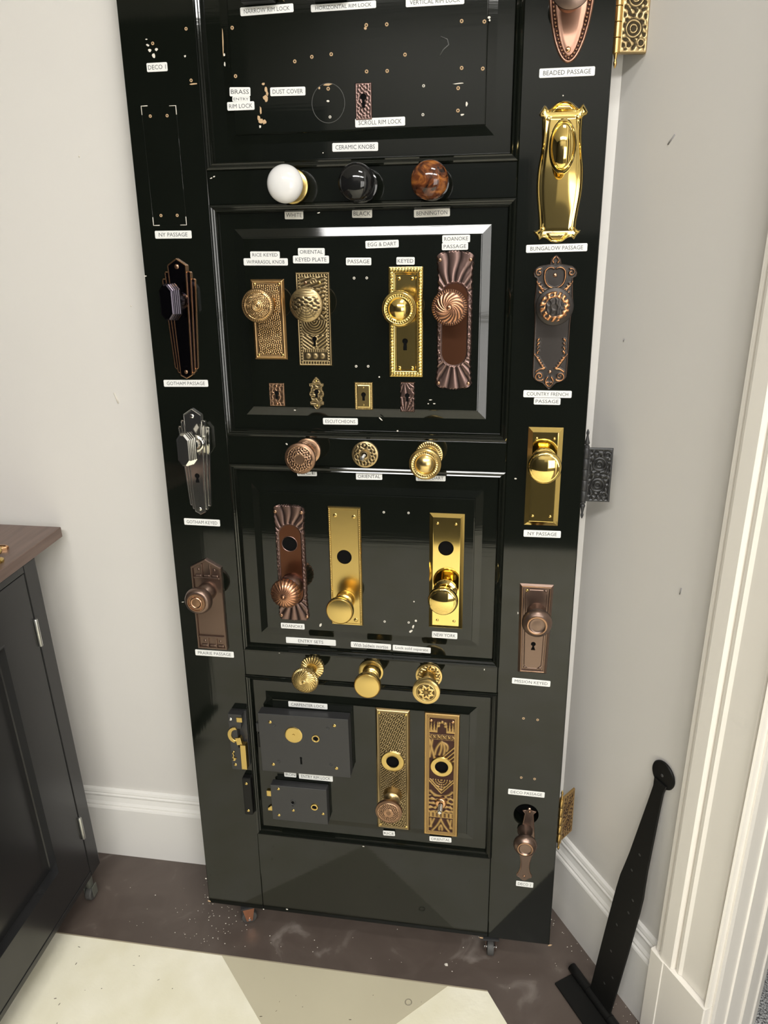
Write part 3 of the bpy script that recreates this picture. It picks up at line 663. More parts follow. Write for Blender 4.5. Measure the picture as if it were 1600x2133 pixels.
# ================================================================== DOOR HARDWARE
rs0 = lambda X, Y, E: (0 * X, 0 * X)
def rrows(w, h): return [(-h / 2, -w / 2, w / 2), (h / 2, -w / 2, w / 2)]
def mirror_rows(pts): return [(y, -x, x) for y, x in pts]

def ornate_knob(parent, zf, R, mat, disp, drop=0.006, k=34, n=96, neck=0.009, depth=0.020, edge=0.003, power=2.2, name='knob', smooth=45.0):
    prof = dome(R * 0.985, zf, drop, k, power)
    zr = zf - drop
    prof += [(R, zr - 0.001), (R, zr - edge), (R * 0.97, zr - edge - 0.0015)]
    prof += arc_prof(R * 0.97, zr - edge - 0.0015, neck, zf - depth - drop * 0.3, -0.002, 8)[1:]
    return turned(name, prof, mat, parent, n, disp, smooth)

def shank(parent, z1, mat, r=0.0095, flare=0.0145, z0=0.003, name='shank', rings=0):
    prof = [(0, z1), (r, z1), (r, z0 + (z1 - z0) * 0.6)]
    for i in range(rings):
        z = z0 + (z1 - z0) * (0.55 - 0.13 * i); rr = r + 0.0012 + 0.0014 * i
        prof += [(rr + 0.0012, z), (rr + 0.0016, z - 0.0016), (rr + 0.0012, z - 0.0032), (rr, z - 0.0036)]
    prof += [(flare * 0.92, z0 + 0.004), (flare, z0 + 0.002), (flare, z0)]
    return turned(name, prof, mat, parent, 32)

# ---- disp functions for knob faces: (R, T, Z) -> (dz, relief)
def d_rings(R0, radii, amp=0.0006, w=0.0007):
    def f(R, T, Z):
        s = sum(np.exp(-((R - r) / w) ** 2) for r in radii); return amp * s, np.clip(s, 0, 1)
    return f
def d_maze(R0, lam, seed, amp, r1, r2, rings=(), centre=None, back=0.75):
    def f(R, T, Z):
        X, Y = R * np.cos(T), R * np.sin(T)
        m = maze(X, Y, lam, seed); msk = sstep(r1 - .0006, r1 + .0006, R) * (1 - sstep(r2 - .0006, r2 + .0006, R))
        front = np.arange(R.shape[0])[:, None] < 34
        g = sum(np.exp(-((R - r) / 0.0007) ** 2) for r in rings) if rings else 0 * R
        a = np.where(front, np.clip(m * msk + g + (1 - msk) * back, 0, 1), back)
        return np.where(front, amp * (m * msk - 0.6 * msk) + 0.0006 * g, 0), a
    return f
def d_teeth(base, r1, r2, n, amp, relief_w=1.0):
    def f(R, T, Z):
        z, a = base(R, T, Z)
        msk = sstep(r1 - .0004, r1 + .0004, R) * (1 - sstep(r2 - .0004, r2 + .0004, R)) * (np.arange(R.shape[0])[:, None] < 34)
        t = 0.5 + 0.5 * np.cos(n * T)
        return z + amp * msk * (t - 0.5), np.where(msk > .5, t, a)
    return f

# ================= 1. ceramic knobs on the upper rail
def ceramic(name, label, uv, glaze, rose_mat, zf=0.066, R=0.0285):
    t = mount(name, label, 'door knob', uv[0], uv[1])
    turned('rosette', [(0.006, 0.010), (0.022, 0.0095), (0.0262, 0.0080), (0.0272, 0.0060), (0.0262, 0.0048), (0.0225, 0.0047), (0.0225, 0.0)], rose_mat, t, 48)
    turned('shank', [(0.0, 0.05), (0.0115, 0.05), (0.0110, 0.022), (0.0135, 0.016), (0.0135, 0.009)], rose_mat, t, 32)
    pr = []
    for a in np.linspace(0, PI * 0.80, 30):
        s = math.sin(a); c = math.cos(a)
        pr.append((R * s ** 0.94, zf - 0.0195 + 0.0195 * c if c > 0 else zf - 0.0195 + 0.0215 * c))
    pr.append((0.0105, pr[-1][1] - 0.001))
    turned('knob', pr, glaze, t, 64, smooth=True)
ceramic('ceramic_knob', 'glossy white ceramic door knob with brass rosette', (0.2722, 1.5024), white_glaze, brass_soft)
ceramic('ceramic_knob', 'glossy plain black ceramic door knob', (0.3856, 1.5016), black_glaze, black_glaze)
ceramic('ceramic_knob', 'glossy mottled brown and amber ceramic door knob', (0.4990, 1.5020), benn, black_glaze)

# ================= 2. rice pattern keyed plate
def rice_plate(t, w, h, mat, lam, seed, T=0.0042, hole=None, ring=None):
    def hf(X, Y, E):
        z = T * sstep(-0.0004, 0.0016, E) * 0.35 + T * 0.65 * sstep(0.0, 0.0045, E)
        fr = sstep(0.0050, 0.0058, E); ln = np.exp(-((E - 0.0072) / 0.0005) ** 2) * (np.abs(Y) > h / 2 - 0.009)
        inn = sstep(0.0088, 0.0094, E) * 1.0
        m = maze(X, Y, lam, seed)
        z = z - fr * 0.0011 + ln * 0.0006 + inn * 0.0011 * m
        a = np.where(E < 0.0052, 0.95, 0.38 + 0.4 * ln) * (1 - inn) + inn * m
        if ring is not None:
            d = np.hypot(X - ring[0], Y - ring[1]); k = 1 - sstep(ring[2] - 0.0006, ring[2] + 0.0006, d)
            z = z * (1 - k) + (T + 0.0016) * k; a = a * (1 - k) + 0.95 * k
        return z, a
    return relief('backplate', rrows(w, h), 88, int(h / 0.0008), hf, mat, t, [disc_sdf(*hole)] if hole else ())
q = (0.2191, 1.2923, 0.0586, 0.1334, 0.000)
t = mount('knob_set', 'antique copper-brass knob on a short plate with wriggly rice pattern', 'door knob', q[0], q[1], FW)
rice_plate(t, 0.0590, 0.1338, antique, 0.0034, 3)
for x in (-1, 1):
    for y in (-1, 1): screw(t, x * 0.0215, y * 0.0590, 0.0030, brass_soft, 0.0030)
k = (0.2188, 1.3191)
kx, ky = k[0] - q[0], k[1] - q[1]
def knob_at(parent, x, y):
    o = bpy.data.objects.new('knob_assembly', None); return o
def put(o, x, y):
    o.location.x += x; o.location.y += y; return o
put(shank(t, 0.048, antique), kx, ky)
put(ornate_knob(t, 0.0625, 0.0275, antique, d_teeth(d_maze(.0275, 0.0026, 11, 0.0009, 0.0095, 0.0205, (0.0085, 0.0060, 0.0035, 0.0215, 0.0262), back=0.55), 0.0222, 0.0255, 44, 0.0006), 0.0055), kx, ky)

# ================= 3. oriental keyed plate
def strips(X, Y, ang, lam, duty=0.0):
    c = X * math.cos(ang) + Y * math.sin(ang); return 0.5 + 0.5 * np.tanh(3 * np.sin(c * 2 * PI / lam) + duty)
q = (0.2984, 1.2927, 0.0585, 0.1542, 0.000)
OW, OH = 0.0587, 0.1545
t = mount('knob_set', 'antique brass knob on a keyed plate with key-fret border and fan carving', 'door knob', q[0], q[1], FW)
kh = (0.2984, 1.2611); kc = (kh[0] - q[0], kh[1] - q[1])
def oriental_hf(X, Y, E):
    w, h, T = OW, OH, 0.0036
    z = T * sstep(-0.0003, 0.0012, E) + 0 * X; a = 0.9 + 0 * X
    band = (E > 0.0028) & (E < 0.0078)
    along = np.where(w / 2 - np.abs(X) < h / 2 - np.abs(Y), Y, X)
    tooth = 0.5 + 0.5 * np.tanh(4 * np.sin(along * 2 * PI / 0.0048)); row = (E > 0.0040) & (E < 0.0070)
    bz = np.where(row, tooth, np.where(E < 0.0040, 0.1, 0.75)); z = z - 0.0010 * band * (1 - bz); a = np.where(band, bz * 0.8 + 0.1, a)
    ins = E > 0.0082
    y0 = Y - kc[1]; x0 = X
    fan_r = np.hypot(x0, y0 - 0.030); fan = 0.5 + 0.5 * np.tanh(3 * np.sin(fan_r * 2 * PI / 0.0042))
    diag = np.where(x0 > 0, strips(x0, y0, 2.2, 0.0052), strips(x0, y0, 0.95, 0.0052))
    p = np.where(y0 > 0.006, fan, np.where(y0 > -0.0170, diag, 0.7))
    p = np.where(y0 < -0.0185, np.where(y0 > -0.0225, strips(X, Y, 0, 0.0036), 0.1), p)
    bl = np.maximum.reduce([np.exp(-((np.hypot(X - c, (y0 + 0.0290))) / 0.0042) ** 4) for c in (-0.0125, 0.0, 0.0125)])
    p = np.where(y0 < -0.0235, bl, p)
    top = Y > h / 2 - 0.024
    p = np.where(top, np.maximum(stroke(X, Y, [spiral(0, h / 2 - 0.0155, 0.006, 1.2)], 0.0013), strips(X, Y, 1.9, 0.006) * 0.8), p)
    p = np.where((y0 > 0.03) & ~top, maze(X, Y, 0.0065, 8, 3.0), p)
    rim = 1 - sstep(0.0010, 0.0016, np.abs(key_sdf(kc[0], kc[1], 0.0042, 0.0125, 0.0020, 0.0024)(X, Y)))
    z = z + np.where(ins, 0.0011 * (p - 0.7), 0); a = np.where(ins, p * 0.62 + 0.18, a)
    return z + 0.0008 * rim, np.clip(a + rim * 0.6, 0, 1)
relief('backplate', rrows(OW, OH), 92, 190, oriental_hf, antique_pale, t, [key_sdf(kc[0], kc[1], 0.0040, 0.0130, 0.0020, 0.0024)])
backing(t, key_poly(kc[0], kc[1], 0.0055, 0.0145, 0.0032, 0.0036))
screw(t, -0.0118, 0.0605, 0.0032, antique_copper); screw(t, 0.0120, 0.0605, 0.0032, brass_soft)
k = (0.2990, 1.3199); kx, ky = k[0] - q[0], k[1] - q[1]
put(shank(t, 0.046, antique_pale), kx, ky)
def d_oriental(R, T, Z):
    X, Y = R * np.cos(T), R * np.sin(T); front = np.arange(R.shape[0])[:, None] < 34
    fan = (0.5 + 0.5 * np.tanh(3 * np.sin(np.hypot(X - .001, Y) * 2 * PI / 0.0042))) * (np.abs(np.sin(5 * (T + PI / 2))) > 0.22)
    low = (T > 1.17 * PI) & (T < 1.83 * PI)
    leaf = maze(X * 0.9, Y * 1.4, 0.0075, 21, 3.0)
    p = np.where(low, 0.35 + 0.65 * fan, leaf)
    p = np.where(Y > 0.013, 0.45 + 0.5 * strips(X, Y, 1.55, 0.0040), p)
    p = np.where(R > 0.0238, 0.85, p)
    return np.where(front, 0.0009 * (p - 0.6), 0), np.where(front, p, 0.7)
put(ornate_knob(t, 0.0605, 0.0278, antique_pale, d_oriental, 0.0085), kx, ky)

# ================= 4. egg-and-dart keyed plate
def egg_hf(w, h, T, b, lam, amp=0.0012):
    def f(X, Y, E):
        z = T * sstep(-0.0003, 0.0012, E) + 0 * X
        along = np.where(w / 2 - np.abs(X) < h / 2 - np.abs(Y), Y, X)
        c = (E - b * 0.55) / (b * 0.36); s = np.cos(along * 2 * PI / lam)
        egg = np.clip(1 - c ** 2, 0, 1) * (0.5 + 0.5 * s); dart = np.exp(-(c / 0.5) ** 2) * np.clip(-s, 0, 1) ** 3 * 0.7
        band = (E > b * 0.14) & (E < b * 0.96)
        z = z + np.where(band, amp * (egg + dart) - amp * 0.55, 0)
        st = sstep(b, b + 0.0006, E) * 0.0004 + sstep(b + 0.0022, b + 0.0030, E) * 0.0014
        return z - st, np.where(band, np.clip(0.15 + egg + dart, 0, 1), 0.95)
    return f
q = (0.4557, 1.2875, 0.0574, 0.1797, 0.001)
t = mount('knob_set', 'shiny brass keyed plate with egg-and-dart border and ringed knob', 'door knob', q[0], q[1], FW)
kh = (0.4544, 1.2577); kc = (kh[0] - q[0], kh[1] - q[1])
EK = key_sdf(kc[0], kc[1], 0.0046, 0.0150, 0.0024, 0.0032)
relief('backplate', rrows(0.0575, 0.1795), 84, 236, egg_hf(0.0575, 0.1795, 0.0040, 0.0092, 0.0050), brass_relief, t, [EK], 30.0)
backing(t, key_poly(kc[0], kc[1], 0.0060, 0.0165, 0.0034, 0.0042))
for x in (-0.0108, 0.0108):
    screw(t, x, 0.0710, 0.0022, brass); screw(t, x, -0.0740, 0.0022, brass)
def ringed_knob(t, x, y, zf, R, mat, seed_teeth=34):
    f = lambda r, z: (r * R, zf + z)
    prof = [f(a, -0.0058 * (a / 0.56) ** 2) for a in np.linspace(0, 0.56, 14)]
    prof += [f(0.60, -0.0064), f(0.615, -0.0046), f(0.65, -0.0040), f(0.685, -0.0047)]
    prof += [f(a, -0.0052) for a in np.linspace(0.70, 0.79, 6)]
    prof += [f(0.80, -0.0050), f(0.83, -0.0046), f(0.86, -0.0060), f(0.90, -0.0066), f(0.96, -0.0076), f(0.99, -0.0092), f(1.0, -0.0112), f(0.99, -0.0134), f(0.93, -0.0158), f(0.75, -0.0190), f(0.5, -0.0225), f(0.34, -0.0265)]
    def dd(R_, T, Z):
        r = R_ / R; m = (r > 0.695) & (r < 0.795) & (Z > zf - 0.0075); tt = 0.5 + 0.5 * np.cos(seed_teeth * T)
        return np.where(m, 0.0010 * tt, 0), np.where(m, 0.25 + 0.75 * tt, 0.95)
    put(turned('knob', prof, mat, t, 136, dd, 40.0), x, y)
k = (0.4522, 1.3135); ringed_knob(t, k[0] - q[0], k[1] - q[1], 0.0640, 0.0282, brass_relief)
put(shank(t, 0.043, brass, rings=2), k[0] - q[0], k[1] - q[1])

# ================= 5. plum bronze fluted plates
def fluted_outline(w, h, n, amp, topamp):
    yy = np.linspace(-h / 2, h / 2, 260); out = []
    for y in yy:
        e = abs(y) / (h / 2)
        x = w / 2 * (0.93 + 0.07 * sstep(0.60, 0.97, e)) - amp * abs(math.sin(y * PI / 0.0105)) * (0.35 if e < 0.45 else 1.0)
        if e > 0.945: x *= math.sqrt(max(0.0, 1 - ((e - 0.945) / 0.055) ** 2 * 0.55))
        out.append((y, -x, x))
    return out
def shell_hf(w, h, T, fan, field_w, y_lo, y_hi, side_lam=0.011, seed=5):
    def f(X, Y, E):
        z = T * sstep(-0.0003, 0.0022, E) + 0 * X; a = 0.75 + 0 * X
        # centre field: stadium between y_lo and y_hi
        hw = field_w / 2; yc = np.clip(Y, y_lo + hw, y_hi - hw)
        d = np.hypot(X, Y - yc) - hw
        ang_t = np.arctan2(X + 0.004, Y - (y_hi - fan * 0.55)); ang_b = np.arctan2(X, -(Y - (y_lo + fan * 0.40)))
        flute_t = np.abs(np.cos(ang_t * 10.5 + 0.35 * np.sin(Y / 0.009))); flute_b = np.abs(np.cos(ang_b * 9.5))
        side = 0.5 + 0.5 * np.sin(Y * 2 * PI / side_lam + np.sign(X) * (np.abs(X) - hw) * 420)
        p = np.where(Y > y_hi - hw * 0.75, flute_t, np.where(Y < y_lo + hw * 0.6, flute_b, 0.30 + 0.6 * side * maze(X, Y, 0.0042, seed, 2.0) + 0.1))
        ornament = d > 0.0012
        z = z + np.where(ornament, 0.0017 * (p - 0.55), -0.0016)
        rim = np.exp(-((d - 0.0008) / 0.0009) ** 2)
        z = z + 0.0014 * rim
        return z, np.where(ornament, p * 0.95, 0.28) * (1 - rim) + rim * 0.95
    return f
def stadium(cx, y0, y1, hw, n=16):
    return [(cx + hw * math.cos(a), y1 - hw + hw * math.sin(a)) for a in np.linspace(0, PI, n)] + [(cx + hw * math.cos(a), y0 + hw + hw * math.sin(a)) for a in np.linspace(PI, 2 * PI, n)]
def fan_warp(h, n=9, arch=0.0075, sc=0.0022):
    def f(X, Y, s):
        e = np.abs(np.sin(s * PI * n)) ** 0.6 * sc - arch * np.abs(2 * s - 1) ** 2.4 * (1 - 0.55 * sstep(0.72, 0.86, np.abs(2 * s - 1)))
        k = sstep(0.62, 1.0, np.abs(Y) / (h / 2))
        return Y + np.sign(Y) * k * (e - sc * 0.6)
    return f
RC0, RC1 = (0.5375, 1.4014), (0.5357, 1.1776)
rh = RC0[1] - RC1[1]; ru, rv = (RC0[0] + RC1[0]) / 2, (RC0[1] + RC1[1]) / 2
t = mount('knob_set', 'plum bronze fluted shell plate with copper beaded knob, right end of the second panel', 'door knob', ru, rv, FW)
relief('backplate', fluted_outline(0.0630, rh, 9, 0.0016, 0), 84, 260, shell_hf(0.063, rh, 0.0042, 0.05, 0.043, -rh / 2 + 0.040, rh / 2 - 0.050), roanoke_metal, t, warp=fan_warp(rh))
prism('field', stadium(0, -rh / 2 + 0.0410, rh / 2 - 0.0510, 0.0205), 0.0020, 0.0027, plum_field, t, 0.0002)
for x in (-1, 1):
    screw(t, x * 0.0245, rh / 2 - 0.0145, 0.0042, oiled_worn, 0.0032); screw(t, x * 0.0250, -rh / 2 + 0.0110, 0.0042, oiled_worn, 0.0032)
k = (0.5323, 1.3151); kx, ky = k[0] - ru, k[1] - rv
def d_swirl(R0, n, amp, twist, boss=0.0040):
    def f(R, T, Z):
        front = np.arange(R.shape[0])[:, None] < 34
        s = np.abs(np.cos((T + twist * np.log(R / R0 + 0.12)) * n / 2)); m = sstep(boss, boss + 0.001, R) * (1 - sstep(R0 * 0.80, R0 * 0.84, R))
        b = np.where(R > R0 * 0.86, 0.5 + 0.5 * np.cos(T * 46), 0)
        bs = np.sqrt(np.clip(1 - (R / boss) ** 2, 0, 1))
        a = np.where(m > 0.5, s, np.where(R > R0 * 0.86, b, 0.15 + bs))
        return np.where(front, amp * m * (s - 0.5) + 0.0010 * b + 0.0016 * bs, 0), np.where(front, a, 0.45)
    return f
put(shank(t, 0.045, roanoke_metal, 0.011, 0.018), kx, ky)
put(ornate_knob(t, 0.0605, 0.0282, copper_knob, d_swirl(0.0282, 15, 0.0010, 1.2), 0.0068, n=184, power=2.6), kx, ky)

# long plum entry plate
E0 = (0.2361, 0.8433, 0.0643, 0.2308, 0.004)
t = mount('knob_set', 'tall plum bronze fluted plate with round hole and ribbed melon knob', 'door knob', E0[0], E0[1], FW)
eh = E0[3] + 0.004; hc = (0.2349, 0.8842); hx, hy = hc[0] - E0[0], hc[1] - E0[1]
relief('backplate', fluted_outline(0.0625, eh, 9, 0.0014, 0), 84, 270, shell_hf(0.0625, eh, 0.0042, 0.05, 0.043, -eh / 2 + 0.036, eh / 2 - 0.038, 0.008, 9), roanoke_metal, t, [disc_sdf(hx, hy, 0.0142)], warp=fan_warp(eh, 9, 0.003, 0.0018))
prism('field', stadium(0, -eh / 2 + 0.0370, eh / 2 - 0.0390, 0.0205), 0.0020, 0.0027, plum_field, t, 0.0002, [circle(0.0142, 36, hx, hy)])
turned('hole_rim', [(0.0142, 0.0006), (0.0142, 0.0034), (0.0148, 0.0038), (0.0154, 0.0034), (0.0154, 0.002)], roanoke_metal, t, 40, at=(hx, hy, 0))
prism('cylinder_hole', circle(0.0160, 28, hx, hy), 0.0002, 0.0006, void_black, t, 0.0001)
for x, y in ((-0.0255, 0.0135), (0.0245, 0.0135)): screw(t, x, eh / 2 - y, 0.0042, oiled_worn, 0.0036)
for x in (-0.0250, 0.0260): screw(t, x, -eh / 2 + 0.0100, 0.0042, oiled_worn, 0.0036)
k = (0.2365, 0.8029); kx, ky = k[0] - E0[0], k[1] - E0[1]
put(turned('shank', [(0, 0.045), (0.0105, 0.045), (0.0108, 0.030), (0.0145, 0.0265), (0.0125, 0.0235), (0.0165, 0.0200), (0.0215, 0.010), (0.0225, 0.005), (0.0225, 0.002)], roanoke_metal, t, 40), kx, ky)
def d_melon(R, T, Z):
    s = np.abs(np.cos(T * 11)); m = sstep(0.003, 0.010, R)
    return 0 * R, np.where(R < 0.0035, 0.9, 0.2 + 0.8 * s * m), 0.0011 * m * (s - 0.5)
pr = [(0, 0.0680), (0.002, 0.0676), (0.0032, 0.0660), (0.0036, 0.0648)] + [(0.0285 * math.sin(a), 0.0475 + 0.0172 * math.cos(a)) for a in np.linspace(0.17, 2.45, 26)] + [(0.0115, 0.032)]
put(turned('knob', pr, copper_knob, t, 132, d_melon, 60.0), kx, ky)

# ================= 6. little keyhole escutcheons
def escut(label, q, mat, w, h, hf, rows=None, key=(0, 0.003, 0.0040, 0.0105, 0.0017, 0.0024), screws=(), smat=None, M=52, N=70, smooth=True):
    t = mount('keyhole_escutcheon', label, 'escutcheon', q[0], q[1], FW, 0, 'small keyhole escutcheons')
    relief('plate', rows or rrows(w, h), M, N, hf, mat, t, [key_sdf(*key)], smooth)
    backing(t, key_poly(key[0], key[1], key[2] + 0.0012, key[3] + 0.0012, key[4] + 0.001, key[5] + 0.001))
    for x, y in screws: screw(t, x, y, 0.0022, smat or mat, 0.0024)
    return t
def plain_hf(T, lam=None, seed=1, amp=0.0007, b=0.003, base=0.8):
    def f(X, Y, E):
        m = maze(X, Y, lam, seed) if lam else 1 + 0 * X
        i = sstep(b, b + 0.0006, E)
        return T * sstep(-0.0003, 0.0012, E) + i * amp * (m - 0.8), (1 - i) * base + i * (0.25 + 0.75 * m)
    return f
escut('small copper keyhole escutcheon, leftmost in the row of four', (0.2256, 1.1640, 0.0301, 0.0433, 0.015), antique_copper, 0.0280, 0.0405, plain_hf(0.0022, 0.0065, 4, 0.0006, 0.0015), screws=((0.0, -0.0158), (0, 0.0150)))
lob = [(-.0285, .0010), (-.0262, .0035), (-.0235, .0062), (-.0205, .0072), (-.0200, .0128), (-.0145, .0130), (-.0140, .0104), (-.0070, .0112), (-.0040, .0132), (-.0010, .0136), (.0030, .0128), (.0052, .0108), (.0120, .0108), (.0125, .0130), (.0170, .0134), (.0172, .0092), (.0205, .0078), (.0235, .0060), (.0262, .0035), (.0285, .0010)]
escut('small brass keyhole escutcheon with pointed ends and lobed sides', (0.2978, 1.1673), antique_pale, 0, 0, plain_hf(0.0024, 0.0075, 6, 0.0006, 0.0016, 0.95), mirror_rows(lob), screws=((0, 0.0215), (0, -0.0215)), smat=brass_soft, M=48, N=90)
def egg_small(X, Y, E):
    s = 0.5 + 0.5 * np.cos((np.where(0.0165 - np.abs(X) < 0.0245 - np.abs(Y), Y, X)) * 2 * PI / 0.0026); band = (E > 0.0012) & (E < 0.0042)
    return 0.0026 * sstep(-0.0003, 0.001, E) + np.where(band, 0.0007 * s, 0) + sstep(0.0046, 0.0056, E) * 0.0008, np.where(band, s * 0.8, np.where(E < 0.0012, 0.5, 0.95))
escut('small brass keyhole escutcheon, rectangular with beaded dark border', (0.3816, 1.1639, 0.0332, 0.0508, 0.016), brass_satin_relief, 0.0320, 0.0480, egg_small, screws=((0, 0.0150), (0, -0.0150)), smat=brass_soft)
flr = [(y, -0.0133 + 0.0012 * abs(math.sin(y * 330)), 0.0133 - 0.0012 * abs(math.sin(y * 330 + 1))) for y in np.linspace(-0.0258, 0.0258, 90)]
def rosm(X, Y, E):
    a = np.abs(np.cos(np.arctan2(X + 0.004, Y + 0.03 * np.sign(-Y)) * 9 + X * 90)); m = np.clip(a + 0.5 * maze(X, Y, 0.005, 2) * (X > 0.002), 0, 1)
    return 0.0028 * sstep(-0.0003, 0.0016, E) + 0.0009 * (m - 0.6), m
escut('small plum bronze keyhole escutcheon with fluted wavy shape', (0.4579, 1.1634, 0.0268, 0.0520, 0.016), roanoke_metal, 0, 0, rosm, flr, screws=((0.0075, 0.0135), (-0.0080, -0.0140)), M=50, N=90)
t = escut('small plum escutcheon above the SCROLL RIM LOCK label', (0.3906, 1.6211, 0.0243, 0.0435, -0.013), roanoke_metal, 0.0262, 0.0520, plain_hf(0.0026, 0.0048, 12, 0.0007, 0.0024, 0.75), key=(0, 0.0062, 0.0046, 0.0150, 0.0020, 0.0024), screws=((0, 0.0205), (0, -0.0205)), M=48, N=90)

# ================= 7. row of rosette knobs on the middle rail
def rosette_hf(R0, T, kind, mat, parent, n=112, seed=1):
    rr = np.linspace(0.006, R0 * 0.985, 26); prof = [(r, T) for r in rr] + [(R0, T * 0.7), (R0, 0.0)]
    def dd(R, A, Z):
        fr = R < R0 * 0.99
        if kind == 'teeth':
            m = (R > R0 * 0.55) & (R < R0 * 0.80); s = 0.5 + 0.5 * np.cos(40 * A + 160 * R / R0); a = np.where(m, s, 0.85)
        elif kind == 'eggs':
            m = (R > R0 * 0.72) & (R < R0 * 0.95); s = 0.5 + 0.5 * np.cos(34 * A); a = np.where(m, s, 0.9)
        elif kind == 'maze':
            m = (R > R0 * 0.45) & (R < R0 * 0.86); s = maze(R * np.cos(A), R * np.sin(A), 0.0058, seed, 3); a = np.where(m, s, 0.85)
        elif kind == 'flutes':
            m = (R > R0 * 0.25); s = np.abs(np.cos(A * 12)); a = np.where(m, 0.15 + 0.85 * s, 0.8)
        else:
            m = R < 0; s = 0 * R; a = 0.9 + 0 * R
        cup = 0.0022 * np.clip(1 - ((R - R0 * 0.5) / (R0 * 0.5)) ** 2, 0, 1)
        return np.where(fr, np.where(m, 0.0011 * (s - 0.5), 0) + cup, 0), a, (np.where((R > R0 * 0.95), 0.0009 * (np.abs(np.cos(A * 12)) - 0.7), 0) if kind == 'flutes' else 0)
    return turned('rosette', prof, mat, parent, n, dd, 45.0)
u = (0.2781, 1.0640)
t = mount('knob_set', 'antique copper knob with leafy wreath face on a round rosette', 'door knob', *u)
rosette_hf(0.0235, 0.0040, 'teeth', antique_copper, t); shank(t, 0.048, antique_copper, 0.0090, 0.0130, 0.0040)
put(ornate_knob(t, 0.0605, 0.0275, antique_copper, d_maze(.0275, 0.0042, 17, 0.0011, 0.0100, 0.0215, (0.0095, 0.0222), back=0.45), 0.0050, power=2.8), *[a - b for a, b in zip((0.2783, 1.0633), u)])
u = (0.3825, 1.0608)
t = mount('rosette', 'round brass rosette with a bare steel spindle and no knob', 'rosette', *u)
rosette_hf(0.0238, 0.0040, 'maze', antique_pale, t, seed=31).name = 'rosette_plate'
turned('collar', [(0.0048, 0.0085), (0.0080, 0.0080), (0.0085, 0.004), (0.0085, 0.002)], antique_pale, t, 28)
def spindle(parent, z1, x=0, y=0, r=0.0036):
    o = prism('spindle', circle(r, 4, x, y), 0.003, z1, steel, parent, 0.0008)
    tube('spindle_thread', [(x + r * 0.82 * math.cos(a), y + r * 0.82 * math.sin(a), 0.012 + (z1 - 0.014) * a / (14 * PI)) for a in np.linspace(0, 14 * PI, 112)], 0.0007, steel, o, 4)
spindle(t, 0.035)
u = (0.4962, 1.0631)
t = mount('knob_set', 'brass ringed knob on an egg-and-dart rosette', 'door knob', *u)
rosette_hf(0.0242, 0.0040, 'eggs', brass_satin_relief, t, 136); shank(t, 0.046, brass_satin_relief, 0.0100, 0.0140, 0.0040, rings=1)
k = (0.4955, 1.0607); ringed_knob(t, k[0] - u[0], k[1] - u[1], 0.0660, 0.0275, brass_satin_relief)

# ================= 8. plain and bevelled brass entry plates
q = (0.3409, 0.8421, 0.0614, 0.2355, 0.013)
t = mount('knob_set', 'tall satin brass plate with rope edge, round hole and drum knob', 'door knob', q[0], q[1], FW)
bw, bh = 0.0612, 0.2370; hc = (0.3393, 0.8635); hx, hy = hc[0] - q[0], hc[1] - q[1]
loops('backplate', [(rect(bw, bh), 0), (rect(bw, bh), 0.0022), (inset(rect(bw, bh), 0.0016), 0.0044), (inset(rect(bw, bh), 0.0042), 0.0044), (inset(rect(bw, bh), 0.0050), 0.0036)], brass_soft, t, 25.0, [circle(0.0140, 40, hx, hy)])
prism('cylinder_hole', circle(0.0158, 28, hx, hy), 0.0002, 0.0006, void_black, t, 0.0001)
for sx in (-1, 1):
    pts = []; n = 62
    bm = bmesh.new()
    for i in range(n):
        y = -bh / 2 + 0.002 + (bh - 0.004) * (i + 0.5) / n
        m4 = Matrix.Translation((sx * (bw / 2 - 0.0028), y, 0.0043)) @ Matrix.Rotation(sx * 0.55, 4, 'Z') @ Matrix.Diagonal((0.0024, 0.0016, 0.0011, 1))
        bmesh.ops.create_icosphere(bm, subdivisions=1, radius=1.0, matrix=m4)
    from_bm('rope_edge', bm, brass_soft, t, True)['kind'] = 'stuff'
for x, y in ((-0.0165, 0.1025), (0.0185, 0.1010), (0.0175, -0.1065)): screw(t, x, y, 0.0036, brass_soft, 0.0042)
k = (0.3390, 0.7770); kx, ky = k[0] - q[0], k[1] - q[1]
def drum_knob(t, x, y, zf, R, mat, z0=0.0036):
    put(turned('shank', [(0, zf - 0.020), (0.0115, zf - 0.020), (0.0120, 0.024), (0.0145, 0.0225), (0.0145, 0.0205), (0.0130, 0.0195), (0.0160, 0.0175), (0.0160, 0.0150), (0.0150, 0.0130), (0.0185, z0 + 0.003), (0.0185, z0)], mat, t, 40), x, y)
    pr = [(r * R, zf - 0.0016 * (r / 0.88) ** 2) for r in np.linspace(0, 0.88, 10)]
    pr += [(0.900 * R, zf - 0.0026), (0.915 * R, zf - 0.0026), (0.93 * R, zf - 0.0018), (0.975 * R, zf - 0.0028), (R, zf - 0.0055), (R * 1.005, zf - 0.0085), (R * 0.99, zf - 0.0115), (R * 0.93, zf - 0.0135), (R * 0.96, zf - 0.0150), (R * 0.93, zf - 0.0172), (R * 0.66, zf - 0.0215), (R * 0.45, zf - 0.0235)]
    put(turned('knob', pr, mat, t, 64, smooth=38.0), x, y)
drum_knob(t, kx, ky, 0.0590, 0.0258, brass_soft)

